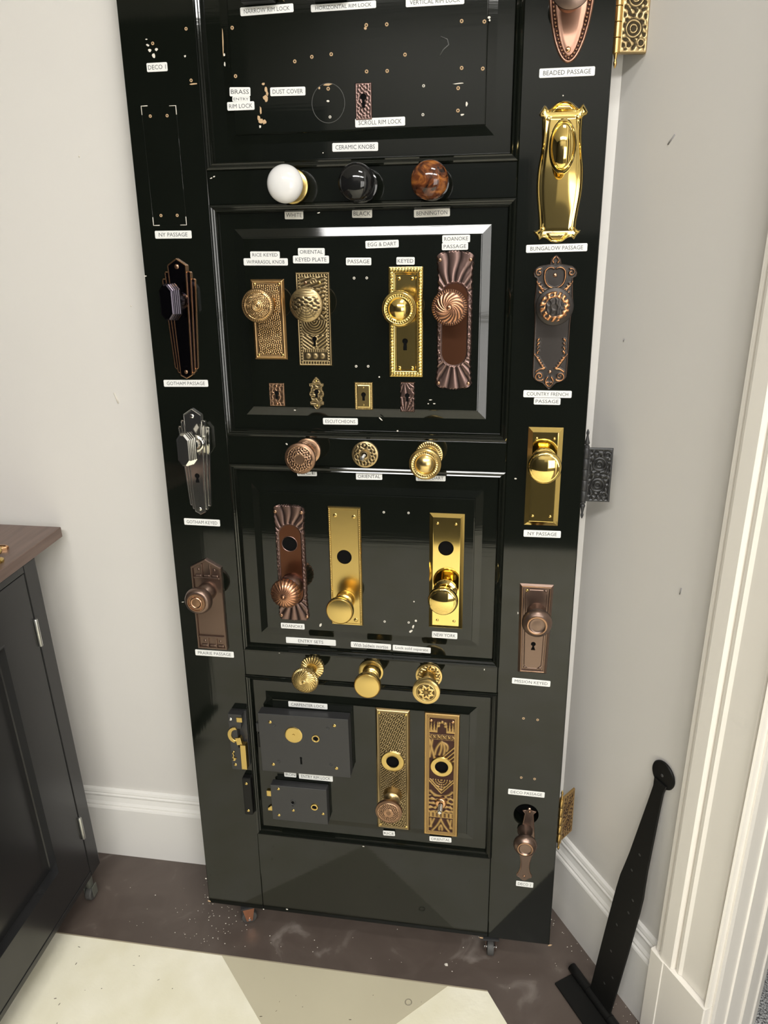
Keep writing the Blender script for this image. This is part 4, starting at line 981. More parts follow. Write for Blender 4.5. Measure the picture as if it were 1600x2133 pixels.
def bevel_plate(t, w, h, T, b, mat, holes=()):
    return loops('backplate', [(rect(w, h), 0), (rect(w, h), 0.0010), (inset(rect(w, h), b), T), (inset(rect(w, h), b + 0.0008), T + 0.0001)], mat, t, None, holes)
def ball_knob(t, x, y, zf, R, mat, z0):
    put(turned('shank', [(0, zf - 0.018), (0.0105, zf - 0.018), (0.0105, 0.026), (0.0135, 0.0245), (0.0140, 0.0225), (0.0135, 0.0205), (0.0120, 0.0195), (0.0120, 0.0170), (0.0165, 0.0155), (0.0172, 0.0135), (0.0165, 0.0115), (0.0150, 0.0105), (0.0210, z0 + 0.003), (0.0222, z0 + 0.0015), (0.0222, z0)], mat, t, 48, smooth=30.0), x, y)
    pr = [(R * 0.78 * s, zf - 0.0040 * s ** 2) for s in np.linspace(0, 1, 14)]
    pr += [(R * 0.79, zf - 0.0046), (R * 0.82, zf - 0.0048)]
    pr += [(R * 0.82 + R * 0.18 * math.sin(a), zf - 0.0048 - 0.0145 * (1 - math.cos(a)) / 2) for a in np.linspace(0.3, PI * 0.95, 12)]
    pr += [(R * 0.62, zf - 0.0225), (R * 0.38, zf - 0.0240)]
    put(turned('knob', pr, mat, t, 64, smooth=42.0), x, y)
q = (0.5292, 0.8428, 0.0631, 0.2260, -0.010)
t = mount('knob_set', 'tall shiny slope-edged brass plate with round hole and ball knob', 'door knob', q[0], q[1], FW)
hc = (0.5283, 0.8908); hx, hy = hc[0] - q[0], hc[1] - q[1]
bevel_plate(t, 0.0628, 0.2262, 0.0052, 0.0068, brass, [circle(0.0140, 40, hx, hy)])
prism('cylinder_hole', circle(0.0158, 28, hx, hy), 0.0002, 0.0006, void_black, t, 0.0001)
for x, y in ((-0.0165, 0.0955), (0.0165, 0.0950), (-0.0150, -0.0960), (0.0160, -0.0965)): screw(t, x, y, 0.0054, brass, 0.0028)
k = (0.5279, 0.8076); ball_knob(t, k[0] - q[0], k[1] - q[1], 0.0620, 0.0272, brass, 0.0053)
q = (0.6941, 1.0289, 0.0580, 0.1750, -0.011)
t = mount('knob_set', 'shiny slope-edged brass plate with ball knob on the right stile', 'door knob', q[0], q[1])
bevel_plate(t, 0.0580, 0.1748, 0.0055, 0.0078, brass)
for x, y in ((-0.0145, 0.069), (0.0145, 0.069), (-0.0150, -0.0690), (0.0150, -0.0690)): screw(t, x, y, 0.0057, brass, 0.0026)
k = (0.6931, 1.0597); ball_knob(t, k[0] - q[0], k[1] - q[1], 0.0620, 0.0278, brass, 0.0056)

# ================= 9. lower row of brass knobs
u = (0.2681, 0.6263)
t = mount('knob_set', 'gold brass knob with swirled flutes on a scalloped rosette', 'door knob', *u)
rosette_hf(0.0235, 0.0042, 'flutes', brass_satin_relief, t, 144); shank(t, 0.045, brass_soft, 0.0085, 0.0110, 0.0040)
put(ornate_knob(t, 0.0590, 0.0265, brass_satin_relief, d_swirl(0.0265, 20, 0.0010, 1.3), 0.0066, n=184, power=2.6), *[a - b for a, b in zip((0.2663, 0.6263), u)])
u = (0.3858, 0.6277)
t = mount('knob_set', 'plain gold brass drum knob on a smooth round rosette', 'door knob', *u)
rosette_hf(0.0245, 0.0036, 'plain', brass_soft, t, 64)
k = (0.3882, 0.6269); drum_knob(t, k[0] - u[0], k[1] - u[1], 0.0600, 0.0258, brass_soft)
u = (0.4991, 0.6275)
t = mount('knob_set', 'brass knob with carved flower face on an ornate scrolled rosette', 'door knob', *u)
rosette_hf(0.0258, 0.0042, 'maze', brass_satin_relief, t, 128, seed=44); shank(t, 0.050, brass_satin_relief, 0.0115, 0.0150, 0.0042, rings=1)
def d_flower(R, T, Z):
    front = np.arange(R.shape[0])[:, None] < 34
    pet = np.abs(np.cos(T * 4)); r = R / 0.0258
    p = np.where(r < 0.62, 0.5 + 0.5 * np.tanh(4 * np.sin(r * 15 + 3.0 * pet)), 0.9)
    ln = (np.abs(r - 0.70) < 0.035); tt = 0.5 + 0.5 * np.cos(T * 40); p = np.where(ln, tt * 0.6, p)
    return np.where(front, 0.0010 * (p - 0.7), 0), np.where(front, p, 0.75)
put(ornate_knob(t, 0.0640, 0.0258, brass_satin_relief, d_flower, 0.0030, k=34, n=160, neck=0.011, depth=0.026, edge=0.008, power=3.5), *[a - b for a, b in zip((0.5002, 0.6272), u)])

# ================= 10. stepped deco sets on the left stile
def gotham(label, cu_, cv, h, wt, wb, edge_m, plate_m, knob_m, kpos, key=None, screw_m=None):
    """three stacked, downward tapering slabs: the narrowest is the longest and ends in points"""
    t = mount('knob_set', label, 'door knob', cu_, cv)
    holes = [key_poly(*key)] if key else []
    def half(y, k): return (wb + (wt - wb) * (y + h / 2) / h) / 2 * k
    def tier(k, y0, y1, tip0, tip1, c):
        R = [(half(y0, k) - c, y0), (half(y0, k), y0 + c), (half(y1, k), y1 - c), (half(y1, k) - c, y1)]
        R = R[:1] + R[1:]
        return [(-x, y) for x, y in R[:1]] + [(0, y0 - tip0)] + R + [(0, y1 + tip1)] + [(-x, y) for x, y in R[::-1]][:3]
    T1 = tier(1.00, -h / 2 + 0.0165, h / 2 - 0.0330, 0.0, 0.0, 0.0022)
    T2 = tier(0.77, -h / 2 + 0.0100, h / 2 - 0.0215, 0.0, 0.0, 0.0020)
    T3 = tier(0.54, -h / 2 + 0.0055, h / 2 - 0.0105, 0.0055, 0.0105, 0.0012)
    for P, z0, z1 in ((T1, 0.0, 0.0026), (T2, 0.0, 0.0044), (T3, 0.0, 0.0062)):
        loops('edge_trim', [(P, z0), (P, z1 - 0.0007), (inset(P, 0.0007), z1), (inset(P, 0.0020), z1 - 0.0001), (inset(P, 0.0021), z1 - 0.0008)], edge_m, t, None, cap=False)
        loops('backplate', [(inset(P, 0.0019), z0 + 0.0002), (inset(P, 0.0019), z1 - 0.0006)], plate_m, t, None, holes)
    if key: prism('keyhole', key_poly(key[0], key[1], key[2] + 0.001, key[3] + 0.001, key[4] + 0.001, key[5] + 0.001), 0.0047, 0.0049, void_black, t, 0.0001)
    screw(t, 0, h / 2 - 0.0135, 0.0058, screw_m, 0.0042); screw(t, 0, -h / 2 + 0.0120, 0.0058, screw_m, 0.0036)
    kx, ky = kpos[0] - cu_, kpos[1] - cv
    put(turned('shank', [(0, 0.040), (0.0085, 0.040), (0.0085, 0.020), (0.0125, 0.016), (0.0155, 0.010), (0.0155, 0.006)], plate_m, t, 24), kx, ky)
    def octo(a, b, c): return [(kx + x, ky + y) for x, y in [(-a + c, -b), (a - c, -b), (a, -b + c * 1.3), (a, b - c * 1.3), (a - c, b), (-a + c, b), (-a, b - c * 1.3), (-a, -b + c * 1.3)]]
    a, b, c = 0.0128, 0.0300, 0.0075
    steps = [(octo(0.006, 0.010, 0.003), 0.030), (octo(a * 0.80, b * 0.80, c), 0.0335)]
    for i in range(4):
        z = 0.0375 + 0.0052 * i; g = 0.0010 * (3 - i) - 0.0004
        steps += [(octo(a + g, b - 0.001 + g * 0.4, c), z), (octo(a + g, b - 0.001 + g * 0.4, c), z + 0.0042), (octo(a + g - 0.0008, b - 0.0016, c), z + 0.0046), (octo(a + g - 0.0008, b - 0.0016, c), z + 0.0051)]
    steps += [(octo(a - 0.0015, b - 0.0015, c), 0.0600), (octo(a - 0.0035, b - 0.0035, c * 0.9), 0.0612)]
    loops('knob', steps, knob_m, t, None, (), True, True)
ga, gb = (0.0617, 1.3946), (0.0628, 1.1910)
gt, gtr = (0.0290, 1.3644), (0.0936, 1.3646)
gotham('dark bronze stepped deco plate with octagonal knob and copper edges', (ga[0] + gb[0]) / 2 + 0.0005, (ga[1] + gb[1]) / 2, ga[1] - gb[1], (gtr[0] - gt[0]), 0.0425, copper_edge, gun, gun, (0.0633, 1.3248), None, oiled_worn)
ha, hb = (0.0644, 1.1371), (0.0643, 0.9355)
hl, hr = (0.0327, 1.1059), (0.0973, 1.1091)
hk = (0.0659, 1.0120)
hu, hv = (ha[0] + hb[0]) / 2 + 0.0015, (ha[1] + hb[1]) / 2
gotham('polished chrome stepped deco keyed plate with octagonal knob', hu, hv, ha[1] - hb[1], hr[0] - hl[0], 0.0400, chrome, chrome, chrome, (0.0683, 1.0731), (hk[0] - hu, hk[1] - hv, 0.0048, 0.0130, 0.0020, 0.0040), chrome)

# prairie set
pa, pl, pr_, pb, pc = (0.0670, 0.8460), (0.0350, 0.8283), (0.0975, 0.8303), (0.0351, 0.6533), (0.0957, 0.6534)
pw = ((pr_[0] - pl[0]) + (pc[0] - pb[0])) / 2; pu = (pl[0] + pr_[0] + pb[0] + pc[0]) / 4; y1 = (pl[1] + pr_[1]) / 2; y0 = (pb[1] + pc[1]) / 2; pv = (y0 + y1) / 2; ph = y1 - y0; ap = pa[1] - y1
t = mount('knob_set', 'brown bronze gabled plate with small recessed squares and ringed knob', 'door knob', pu, pv)
P = [(-pw / 2, -ph / 2), (pw / 2, -ph / 2), (pw / 2, ph / 2), (0, ph / 2 + ap), (-pw / 2, ph / 2)]
loops('frame', [(P, 0), (P, 0.0052), (inset(P, 0.0010), 0.0066), (inset(P, 0.0040), 0.0066), (inset(P, 0.0050), 0.0020)], oiled, t, None, cap=False)
loops('backplate', [(inset(P, 0.004), 0.0002), (inset(P, 0.004), 0.0021)], oiled, t)
for yb in (ph / 2 - 0.0225, -ph / 2 + 0.0270):
    box('cross_bar', -pw / 2 + 0.0045, pw / 2 - 0.0045, yb - 0.0020, yb + 0.0020, 0.0015, 0.0062, oiled, t, 0.0010)
for x in (-0.0086, 0.0086):
    box('divider', x - 0.0014, x + 0.0014, ph / 2 - 0.0210, ph / 2 + 0.0065, 0.0015, 0.0060, oiled, t, 0.0007)
    box('divider', x - 0.0014, x + 0.0014, -ph / 2 + 0.0045, -ph / 2 + 0.0255, 0.0015, 0.0060, oiled, t, 0.0007)
for x in (-0.0168, 0.0, 0.0168):
    for yb in (ph / 2 - 0.0190, -ph / 2 + 0.0068):
        box('sloped_sill', x - 0.0068, x + 0.0068, yb - 0.0030, yb + 0.0030, 0.0012, 0.0046, oiled, t, 0.0020)
for x in (-0.0160, 0.0160):
    screw(t, x, ph / 2 - 0.0065, 0.0022, oiled, 0.0028); screw(t, x, -ph / 2 + 0.0165, 0.0022, oiled, 0.0028)
k = (0.0649, 0.7789); kx, ky = k[0] - pu, k[1] - pv
put(turned('shank', [(0, 0.045), (0.0105, 0.045), (0.0105, 0.020), (0.0150, 0.015), (0.0185, 0.008), (0.0185, 0.002)], oiled, t, 32), kx, ky)
def two_tone_knob(t, kx, ky, R, zf, mat, mat2):
    put(turned('knob', [(R * 0.66, zf - 0.0030), (R * 0.74, zf - 0.0028), (R * 0.86, zf - 0.0052), (R * 0.96, zf - 0.0095), (R, zf - 0.0140), (R * 0.97, zf - 0.0185), (R * 0.82, zf - 0.0225), (R * 0.62, zf - 0.0250), (R * 0.44, zf - 0.0285)], mat, t, 56, smooth=50.0), kx, ky)
    put(turned('knob_face', [(0, zf - 0.0012), (R * 0.30, zf - 0.0014), (R * 0.33, zf - 0.0006), (R * 0.38, zf - 0.0002), (R * 0.43, zf - 0.0010), (R * 0.45, zf - 0.0026), (R * 0.56, zf - 0.0026), (R * 0.58, zf - 0.0010), (R * 0.64, zf - 0.0010), (R * 0.67, zf - 0.0031)], mat2, t, 56, smooth=40.0), kx, ky)
    for k_ in range(4):
        a = k_ * PI / 2 + 0.5
        o = box('face_stud', 0.42 * R, 0.60 * R, -0.0013, 0.0013, zf - 0.0028, zf - 0.0010, mat2, t, 0.0004); o.rotation_euler = (0, 0, a); put(o, kx, ky)
two_tone_knob(t, kx, ky, 0.0270, 0.0620, oiled, oiled_worn)

# ================= 11. right stile
b0 = (0.6927, 1.6589); bu, bv = b0[0] + 0.0045, b0[1] + 0.128
t = mount('knob_set', 'oval copper plate with beaded edge at the top of the right stile', 'door knob', bu, bv)
A_, B_ = 0.0345, 0.128
cop_plain = plain('brushed_copper', (0.42, 0.235, 0.165, 1), 0.34, 0.85, bump=(60.0, 0.06, (1, 1, 1), 3.0, 0.001))
erow = [(y, -A_ * math.sqrt(max(1e-4, 1 - (y / B_) ** 2)), A_ * math.sqrt(max(1e-4, 1 - (y / B_) ** 2))) for y in B_ * np.sin(np.linspace(-PI / 2, PI / 2, 140))]
def oval_hf(X, Y, E):
    g = np.sqrt((X / A_) ** 2 + (Y / B_) ** 2); q = np.hypot(X / A_ ** 2, Y / B_ ** 2) / np.maximum(g, 1e-6); d = (1 - g) / np.maximum(q, 1e-6) * 1.0
    z = 0.0034 * sstep(-0.0003, 0.0016, d) - 0.0016 * sstep(0.0034, 0.0040, d) + 0.0022 * sstep(0.0088, 0.0096, d) + 0.0008 * sstep(0.010, 0.020, d)
    return z, 1 - 0.9 * ((d > 0.0036) & (d < 0.0092))
cop_pat = patina('brushed_copper_dark_groove', (0.06, 0.028, 0.022, 1), (0.42, 0.235, 0.165, 1), 0.5, 0.33, metal=0.85)
relief('backplate', erow, 60, 260, oval_hf, cop_pat, t)
bm = bmesh.new()
ring = inset(circle(A_, 400, 0, 0, B_), 0.0063); acc = 0.0; last = Vector(ring[0])
for p in ring:
    acc += (Vector(p) - last).length; last = Vector(p)
    if acc >= 0.0046:
        acc = 0.0; bmesh.ops.create_icosphere(bm, subdivisions=1, radius=0.0020, matrix=Matrix.Translation((p[0], p[1], 0.0028)))
from_bm('beading', bm, oiled_worn, t, True)['kind'] = 'stuff'
screw(t, -0.0012, -B_ + 0.0175, 0.0044, copper_edge, 0.0040); screw(t, 0, B_ - 0.0175, 0.0044, copper_edge, 0.0040)
k = (0.6931, 1.7402); kx, ky = k[0] - bu, k[1] - bv
put(shank(t, 0.046, cop_plain, 0.0105, 0.0180, 0.0044), kx, ky)
put(turned('knob', [(r * 0.0275, 0.0620 - 0.006 * r ** 2.2) for r in np.linspace(0, 0.98, 12)] + [(0.0275, 0.0540), (0.0270, 0.0515), (0.0200, 0.0460), (0.0110, 0.0410)], oiled, t, 56), kx, ky)

# bungalow set
t0, t1 = (0.6941, 1.6096), (0.6948, 1.4102)
cu_, cv, hh = (t0[0] + t1[0]) / 2, (t0[1] + t1[1]) / 2, t0[1] - t1[1]
t = mount('knob_set', 'shiny gold brass plate with curled corners and oval knob', 'door knob', cu_, cv)
hy = hh / 2
side = [(0.0000, hy), (0.0060, hy - 0.0008), (0.0125, hy - 0.0040), (0.0190, hy - 0.0100), (0.0225, hy - 0.0120), (0.0262, hy - 0.0068), (0.0285, hy - 0.0058), (0.0325, hy - 0.0130), (0.0358, hy - 0.0190), (0.0340, hy - 0.0232), (0.0290, hy - 0.0262), (0.0282, hy - 0.0340), (0.0284, hy - 0.055), (0.0305, hy - 0.080), (0.0335, hy - 0.105), (0.0345, hy - 0.128), (0.0335, hy - 0.150), (0.0305, hy - 0.176), (0.0285, hy - 0.195), (0.0282, hy - 0.205), (0.0315, hy - 0.2085), (0.0355, hy - 0.2085), (0.0350, hy - 0.2120), (0.0305, hy - 0.2170), (0.0265, hy - 0.2240), (0.0225, hy - 0.2205), (0.0165, hy - 0.2215), (0.0095, hy - 0.2270), (0.0045, -hy + 0.0008), (0.0, -hy)]
side = [(x, hy - (hy - y) * hh / 0.2290 if i < len(side) - 2 else y) for i, (x, y) in enumerate(side)]
side = spline(side[:6], 3) + side[6:8] + spline(side[8:10], 2)[:-1] + spline(side[9:20], 4) + side[20:22] + spline(side[22:], 3)
P = [(x, y) for x, y in side] + [(-x, y) for x, y in side[-2:0:-1]]
P = P[::-1]
loops('backplate', [(P, 0), (P, 0.0016), (inset(P, 0.0008), 0.0034), (inset(P, 0.0020), 0.0044), (inset(P, 0.0030), 0.0040), (inset(P, 0.0040), 0.0030), (inset(P, 0.0052), 0.0034)], brass, t, 50.0)
def bowed(rows, M, N, T, bow, mat, parent, name):
    def hf(X, Y, E): return T + bow * (1 - (X / 0.030) ** 2) * (0.6 + 0.4 * np.cos(Y * 28)) * sstep(0, 0.004, E), 1 + 0 * X
    return relief(name, rows, M, N, hf, mat, parent, z0=0.003)
bowed(smooth_rows([(-hy + 0.0170, 0.0205), (-hy + 0.034, 0.0222), (-0.045, 0.0252), (-0.012, 0.0278), (0.015, 0.0268), (0.045, 0.0238), (hy - 0.034, 0.0225), (hy - 0.0210, 0.0205)]), 40, 120, 0.0036, 0.0026, brass, t, 'raised_field')
relief('arched_lip', mirror_rows([(hy - 0.0150, 0.0180), (hy - 0.0105, 0.0150), (hy - 0.0060, 0.0090), (hy - 0.0045, 0.0040)]), 24, 14, lambda X, Y, E: (0.0036 + 0.0030 * sstep(0, 0.0035, E), 1 + 0 * X), brass, t, z0=0.003)
relief('arched_lip', mirror_rows([(-hy + 0.0035, 0.0040), (-hy + 0.0055, 0.0090), (-hy + 0.0105, 0.0140), (-hy + 0.0150, 0.0170)]), 24, 14, lambda X, Y, E: (0.0036 + 0.0036 * sstep(0, 0.0035, E), 1 + 0 * X), brass, t, z0=0.003)
for x, y in ((-0.0215, hy - 0.0235), (0.0215, hy - 0.0230), (-0.0220, -hy + 0.0205), (0.0215, -hy + 0.0200)): screw(t, x, y, 0.0042, brass_soft, 0.0034)
k = (0.6934, 1.5414); kx, ky = k[0] - cu_, k[1] - cv
put(turned('shank', [(0, 0.040), (0.0100, 0.040), (0.0100, 0.022), (0.0135, 0.018), (0.0170, 0.008), (0.0170, 0.004)], brass, t, 40), kx, ky)
ov = [(r, 0.0630 - 0.0058 * (r / 0.78) ** 2) for r in np.linspace(0, 0.78, 14)] + [(0.80, 0.0562), (0.83, 0.0560), (0.87, 0.0578), (0.93, 0.0572), (0.98, 0.0545), (1.0, 0.0505), (0.99, 0.0470), (0.92, 0.0430), (0.75, 0.0400), (0.45, 0.0375)]
put(turned('knob', [(r * 0.0195, z) for r, z in ov], brass, t, 72, smooth=40.0, sy=1.92), kx, ky)

# country french set
t0, t1 = (0.6951, 1.3921), (0.6950, 1.1797)
cu_, cv, hh = (t0[0] + t1[0]) / 2, (t0[1] + t1[1]) / 2, t0[1] - t1[1]
t = mount('knob_set', 'charcoal bronze plate with copper-tinged leaf scrolls and flat round knob', 'door knob', cu_, cv)
hy = hh / 2
rows = mirror_rows([(-hy, 0.0008), (-hy + 0.006, 0.0065), (-hy + 0.0120, 0.0125), (-hy + 0.0135, 0.0190), (-hy + 0.0165, 0.0245), (-hy + 0.0215, 0.0278), (-hy + 0.030, 0.0285), (0.0, 0.0288), (0.020, 0.0298), (0.035, 0.0312), (0.050, 0.0298), (hy - 0.040, 0.0290), (hy - 0.0345, 0.0290), (hy - 0.0325, 0.0335), (hy - 0.0270, 0.0345), (hy - 0.0215, 0.0320), (hy - 0.0170, 0.0262), (hy - 0.0155, 0.0200), (hy - 0.0140, 0.0098), (hy - 0.0100, 0.0090), (hy - 0.0065, 0.0085), (hy - 0.0030, 0.0045), (hy, 0.0008)])
S_top = []; S_bot = []; leaf = []
for m in (-1, 1):
    S_top += [bez((m * 0.002, hy - 0.050), (m * 0.019, hy - 0.047), (m * 0.0155, hy - 0.024)), spiral(m * 0.0250, hy - 0.0265, 0.0060, 1.2, 1.2, -m), bez((m * 0.0155, hy - 0.024), (m * 0.010, hy - 0.016), (m * 0.002, hy - 0.020)),
              bez((m * 0.004, hy - 0.055), (m * 0.016, hy - 0.054), (m * 0.0245, hy - 0.046)), bez((m * 0.012, hy - 0.057), (m * 0.020, hy - 0.060), (m * 0.0230, hy - 0.0560)), bez((m * 0.003, hy - 0.0115), (m * 0.0075, hy - 0.0080), (m * 0.001, hy - 0.003))]
    S_bot += [spiral(m * 0.0165, -hy + 0.0225, 0.0080, 1.4, -2.4, m), bez((m * 0.0225, -hy + 0.030), (m * 0.016, -hy + 0.036), (m * 0.010, -hy + 0.0345)), bez((m * 0.001, -hy + 0.006), (m * 0.010, -hy + 0.013), (m * 0.003, -hy + 0.021)), bez((m * 0.001, -hy + 0.012), (m * 0.004, -hy + 0.014), (m * 0.006, -hy + 0.010))]
    for i in range(5):
        b = (m * (0.0085 + 0.0028 * i), -hy + 0.036 + 0.0042 * i); leaf += [bez(b, (b[0] + m * 0.004, b[1] + 0.001), (b[0] + m * 0.006, b[1] + 0.0055), 4)]
        b = (m * 0.0215, -hy + 0.060 + 0.0065 * i); leaf += [bez(b, (b[0] + m * 0.001, b[1] + 0.002), (b[0] - m * 0.002, b[1] + 0.0035), 4)] if i < 4 else []
        b = (m * (0.011 + 0.0030 * i), hy - 0.060 + 0.0042 * i); leaf += [bez(b, (b[0] + m * 0.003, b[1] - 0.001), (b[0] + m * 0.005, b[1] + 0.003), 4)]
def french_hf(X, Y, E):
    s = np.maximum(stroke(X, Y, S_top + S_bot, 0.0012), stroke(X, Y, leaf, 0.0014))
    rim = np.exp(-((E - 0.0012) / 0.0009) ** 2)
    z = 0.0034 * sstep(-0.0003, 0.0016, E) - 0.0006 * sstep(0.002, 0.003, E) + 0.0017 * s
    return z, np.clip(0.12 + 0.95 * sstep(0.45, 1.0, s) * (0.25 + 0.75 * maze(X, Y, 0.016, 5, 2.0)) + 0.12 * rim, 0, 0.85)
relief('backplate', rows, 84, 280, french_hf, french_metal, t)
screw(t, 0, hy - 0.0305, 0.0030, oiled_worn, 0.0034); screw(t, 0.0002, -hy + 0.0300, 0.0030, oiled_worn, 0.0030)
k = (0.6945, 1.3161); kx, ky = k[0] - cu_, k[1] - cv
put(shank(t, 0.045, oiled, 0.0115, 0.0230, 0.0030), kx, ky)
def d_french(R, T, Z):
    front = np.arange(R.shape[0])[:, None] < 34; X, Y = R * np.cos(T), R * np.sin(T)
    m = maze(X, Y, 0.0075, 14, 2.6) * sstep(0.0135, 0.0155, R) * (1 - sstep(0.0215, 0.0230, R)); b = maze(X, Y, 0.0085, 3, 2.0) * (1 - sstep(0.0125, 0.0140, R)) * sstep(0.003, 0.005, R)
    return np.where(front, 0.0016 * m + 0.0009 * b, 0), np.where(front, np.clip(0.12 + 0.85 * m, 0, 0.9), 0.12)
put(ornate_knob(t, 0.0590, 0.0288, french_metal, d_french, 0.0050, n=112, power=2.6), kx, ky)

# mission keyed set
mt = [(0.6619, 0.8293), (0.7222, 0.8291), (0.7186, 0.6486), (0.6686, 0.6486)]
mu, mv = sum(p[0] for p in mt) / 4, sum(p[1] for p in mt) / 4
mh = (mt[0][1] + mt[1][1] - mt[2][1] - mt[3][1]) / 2; mw1, mw0 = mt[1][0] - mt[0][0], mt[2][0] - mt[3][0] + 0.003
t = mount('knob_set', 'brown bronze keyed plate with sloped frame and round dished knob', 'door knob', mu, mv)
P = [(-mw0 / 2, -mh / 2), (mw0 / 2, -mh / 2), (mw1 / 2, mh / 2), (-mw1 / 2, mh / 2)]
kh = (0.6923, 0.7102); kc = (kh[0] - mu, kh[1] - mv)
KP = key_poly(kc[0], kc[1], 0.0044, 0.0125, 0.0014, 0.0040)
loops('backplate', [(P, 0), (P, 0.0008), (inset(P, 0.0035), 0.0042), (inset(P, 0.0042), 0.0052), (inset(P, 0.0058), 0.0056), (inset(P, 0.0072), 0.0052), (inset(P, 0.0078), 0.0030)], oiled, t, None, [KP])
I = inset(P, 0.0102); c = 0.0075
fx0, fx1, fy = -I[0][0], I[2][0], I[2][1]
F8 = [(-fx0 + c, -fy), (fx0 - c, -fy), (fx0, -fy + c), (fx1, fy - c), (fx1 - c, fy), (-fx1 + c, fy), (-fx1, fy - c), (-fx0, -fy + c)]
loops('inner_panel', [(F8, 0.0028), (F8, 0.0038), (inset(F8, 0.0010), 0.0046), (inset(F8, 0.0018), 0.0042)], oiled, t, None, [KP])
for s in (0,): loops('edge_line', [(inset(P, 0.0040), 0.0050), (inset(P, 0.0044), 0.0056), (inset(P, 0.0050), 0.0058), (inset(P, 0.0054), 0.0054)], oiled_worn, t, None, cap=False)
backing(t, key_poly(kc[0], kc[1], 0.0054, 0.0138, 0.0024, 0.0050))
for x, y, m_ in ((-0.0165, mh / 2 - 0.0125, brass_soft), (0.0165, mh / 2 - 0.0125, oiled), (-0.0140, -mh / 2 + 0.0120, oiled), (0.0140, -mh / 2 + 0.0120, oiled)): screw(t, x, y, 0.0034, m_, 0.0030)
k = (0.6947, 0.7757); kx, ky = k[0] - mu, k[1] - mv
def dish_knob(t, kx, ky, R, zf, mat, z0, m2=None):
    put(turned('shank', [(0, zf - 0.019), (R * 0.44, zf - 0.019), (R * 0.44, zf - 0.030), (R * 0.50, z0 + 0.010), (R * 0.64, z0 + 0.005), (R * 0.66, z0)], mat, t, 36), kx, ky)
    put(turned('knob', [(0, zf - 0.0018), (R * 0.30, zf - 0.0021), (R * 0.46, zf - 0.0026), (R * 0.52, zf - 0.0018), (R * 0.56, zf - 0.0004), (R * 0.62, zf), (R * 0.68, zf - 0.0012), (R * 0.72, zf - 0.0022), (R * 0.86, zf - 0.0042), (R * 0.95, zf - 0.0080), (R, zf - 0.0125), (R * 0.98, zf - 0.0165), (R * 0.84, zf - 0.0205), (R * 0.60, zf - 0.0230), (R * 0.42, zf - 0.0260)], mat, t, 56, smooth=50.0), kx, ky)
dish_knob(t, kx, ky, 0.0268, 0.0620, oiled, 0.0042)
put(turned('worn_ring', [(0.0142, 0.0617), (0.0154, 0.0624), (0.0172, 0.0622), (0.0182, 0.0606)], oiled_worn, t, 48), kx, ky)

# deco passage set over the open bore
t0, t1 = (0.7014, 0.3441), (0.7005, 0.1640)
cu_, cv, hh = (t0[0] + t1[0]) / 2, (t0[1] + t1[1]) / 2, t0[1] - t1[1]
t = mount('knob_set', 'small waisted bronze deco plate with round knob, partly over an open bored hole', 'door knob', cu_, cv, 0.0002, -0.02)
hy = hh / 2
oiled_pat = patina('bronze_with_copper_edge', (0.150, 0.105, 0.085, 1), (0.72, 0.46, 0.33, 1), 0.36, 0.28)
rows = mirror_rows([(-hy, 0.0020), (-hy + 0.004, 0.0075), (-hy + 0.0080, 0.0110), (-hy + 0.0100, 0.0160), (-hy + 0.0150, 0.0158), (-hy + 0.0200, 0.0125), (-hy + 0.030, 0.0098), (-hy + 0.045, 0.0096), (-hy + 0.060, 0.0120), (-hy + 0.075, 0.0165), (-hy + 0.086, 0.0180), (-hy + 0.094, 0.0165), (hy - 0.020, 0.0098), (hy - 0.014, 0.0090), (hy - 0.0100, 0.0118), (hy - 0.0080, 0.0140), (hy - 0.0060, 0.0135), (hy - 0.0050, 0.0040), (hy - 0.0015, 0.0030), (hy, 0.0018)])
relief('backplate', rows, 40, 150, lambda X, Y, E: (0.0030 * sstep(-0.0003, 0.0016, E) - 0.0008 * sstep(0.0016, 0.0028, E), 0.05 + 0.9 * np.exp(-(E / 0.0014) ** 2)), oiled_pat, t)
screw(t, 0.0005, hy - 0.0075, 0.0028, oiled_worn, 0.0024); screw(t, 0.0, -hy + 0.0120, 0.0026, oiled_worn, 0.0026)
k = (0.6952, 0.2902); kx, ky = k[0] - cu_, k[1] - cv
dish_knob(t, kx, ky, 0.0232, 0.0560, oiled, 0.0025)
put(turned('worn_ring', [(0.0124, 0.0557), (0.0134, 0.0565), (0.0150, 0.0562), (0.0158, 0.0548)], oiled_worn, t, 48), kx, ky)

# ================= 12. rim locks and their keepers
def boxed(t, name, q, T, mat, bev=0.0014):
    u0, v0, w_, h_, a = q
    return box(name, -w_ / 2, w_ / 2, -h_ / 2, h_ / 2, 0, T, mat, t, bev)
q = (0.2502, 0.4599, 0.1849, 0.1348, 0.028)
LT = 0.0260
t = mount('rim_lock', 'large black iron rim lock with a round brass disc', 'lock', q[0], q[1], FW, q[4] * 0.5)
kh = (0.2416, 0.4301); kc = (kh[0] - q[0], kh[1] - q[1])
w_, h_ = q[2], q[3]
box('lock_case', -w_ / 2, w_ / 2, -h_ / 2, h_ / 2, 0, LT - 0.0022, iron, t, 0.0012)
loops('cover_plate', [(rect(w_ + 0.001, h_ + 0.001), LT - 0.0024), (rect(w_ + 0.001, h_ + 0.001), LT - 0.0006), (inset(rect(w_ + 0.001, h_ + 0.001), 0.0006), LT)], iron, t, None, [key_poly(kc[0], kc[1], 0.0026, 0.0150, 0.0018, 0.0022)])
prism('keyhole', key_poly(kc[0], kc[1], 0.0032, 0.0158, 0.0024, 0.0028), LT - 0.0016, LT - 0.0012, void_black, t, 0.0001)
d = (0.2296, 0.4836); dx, dy = d[0] - q[0], d[1] - q[1]
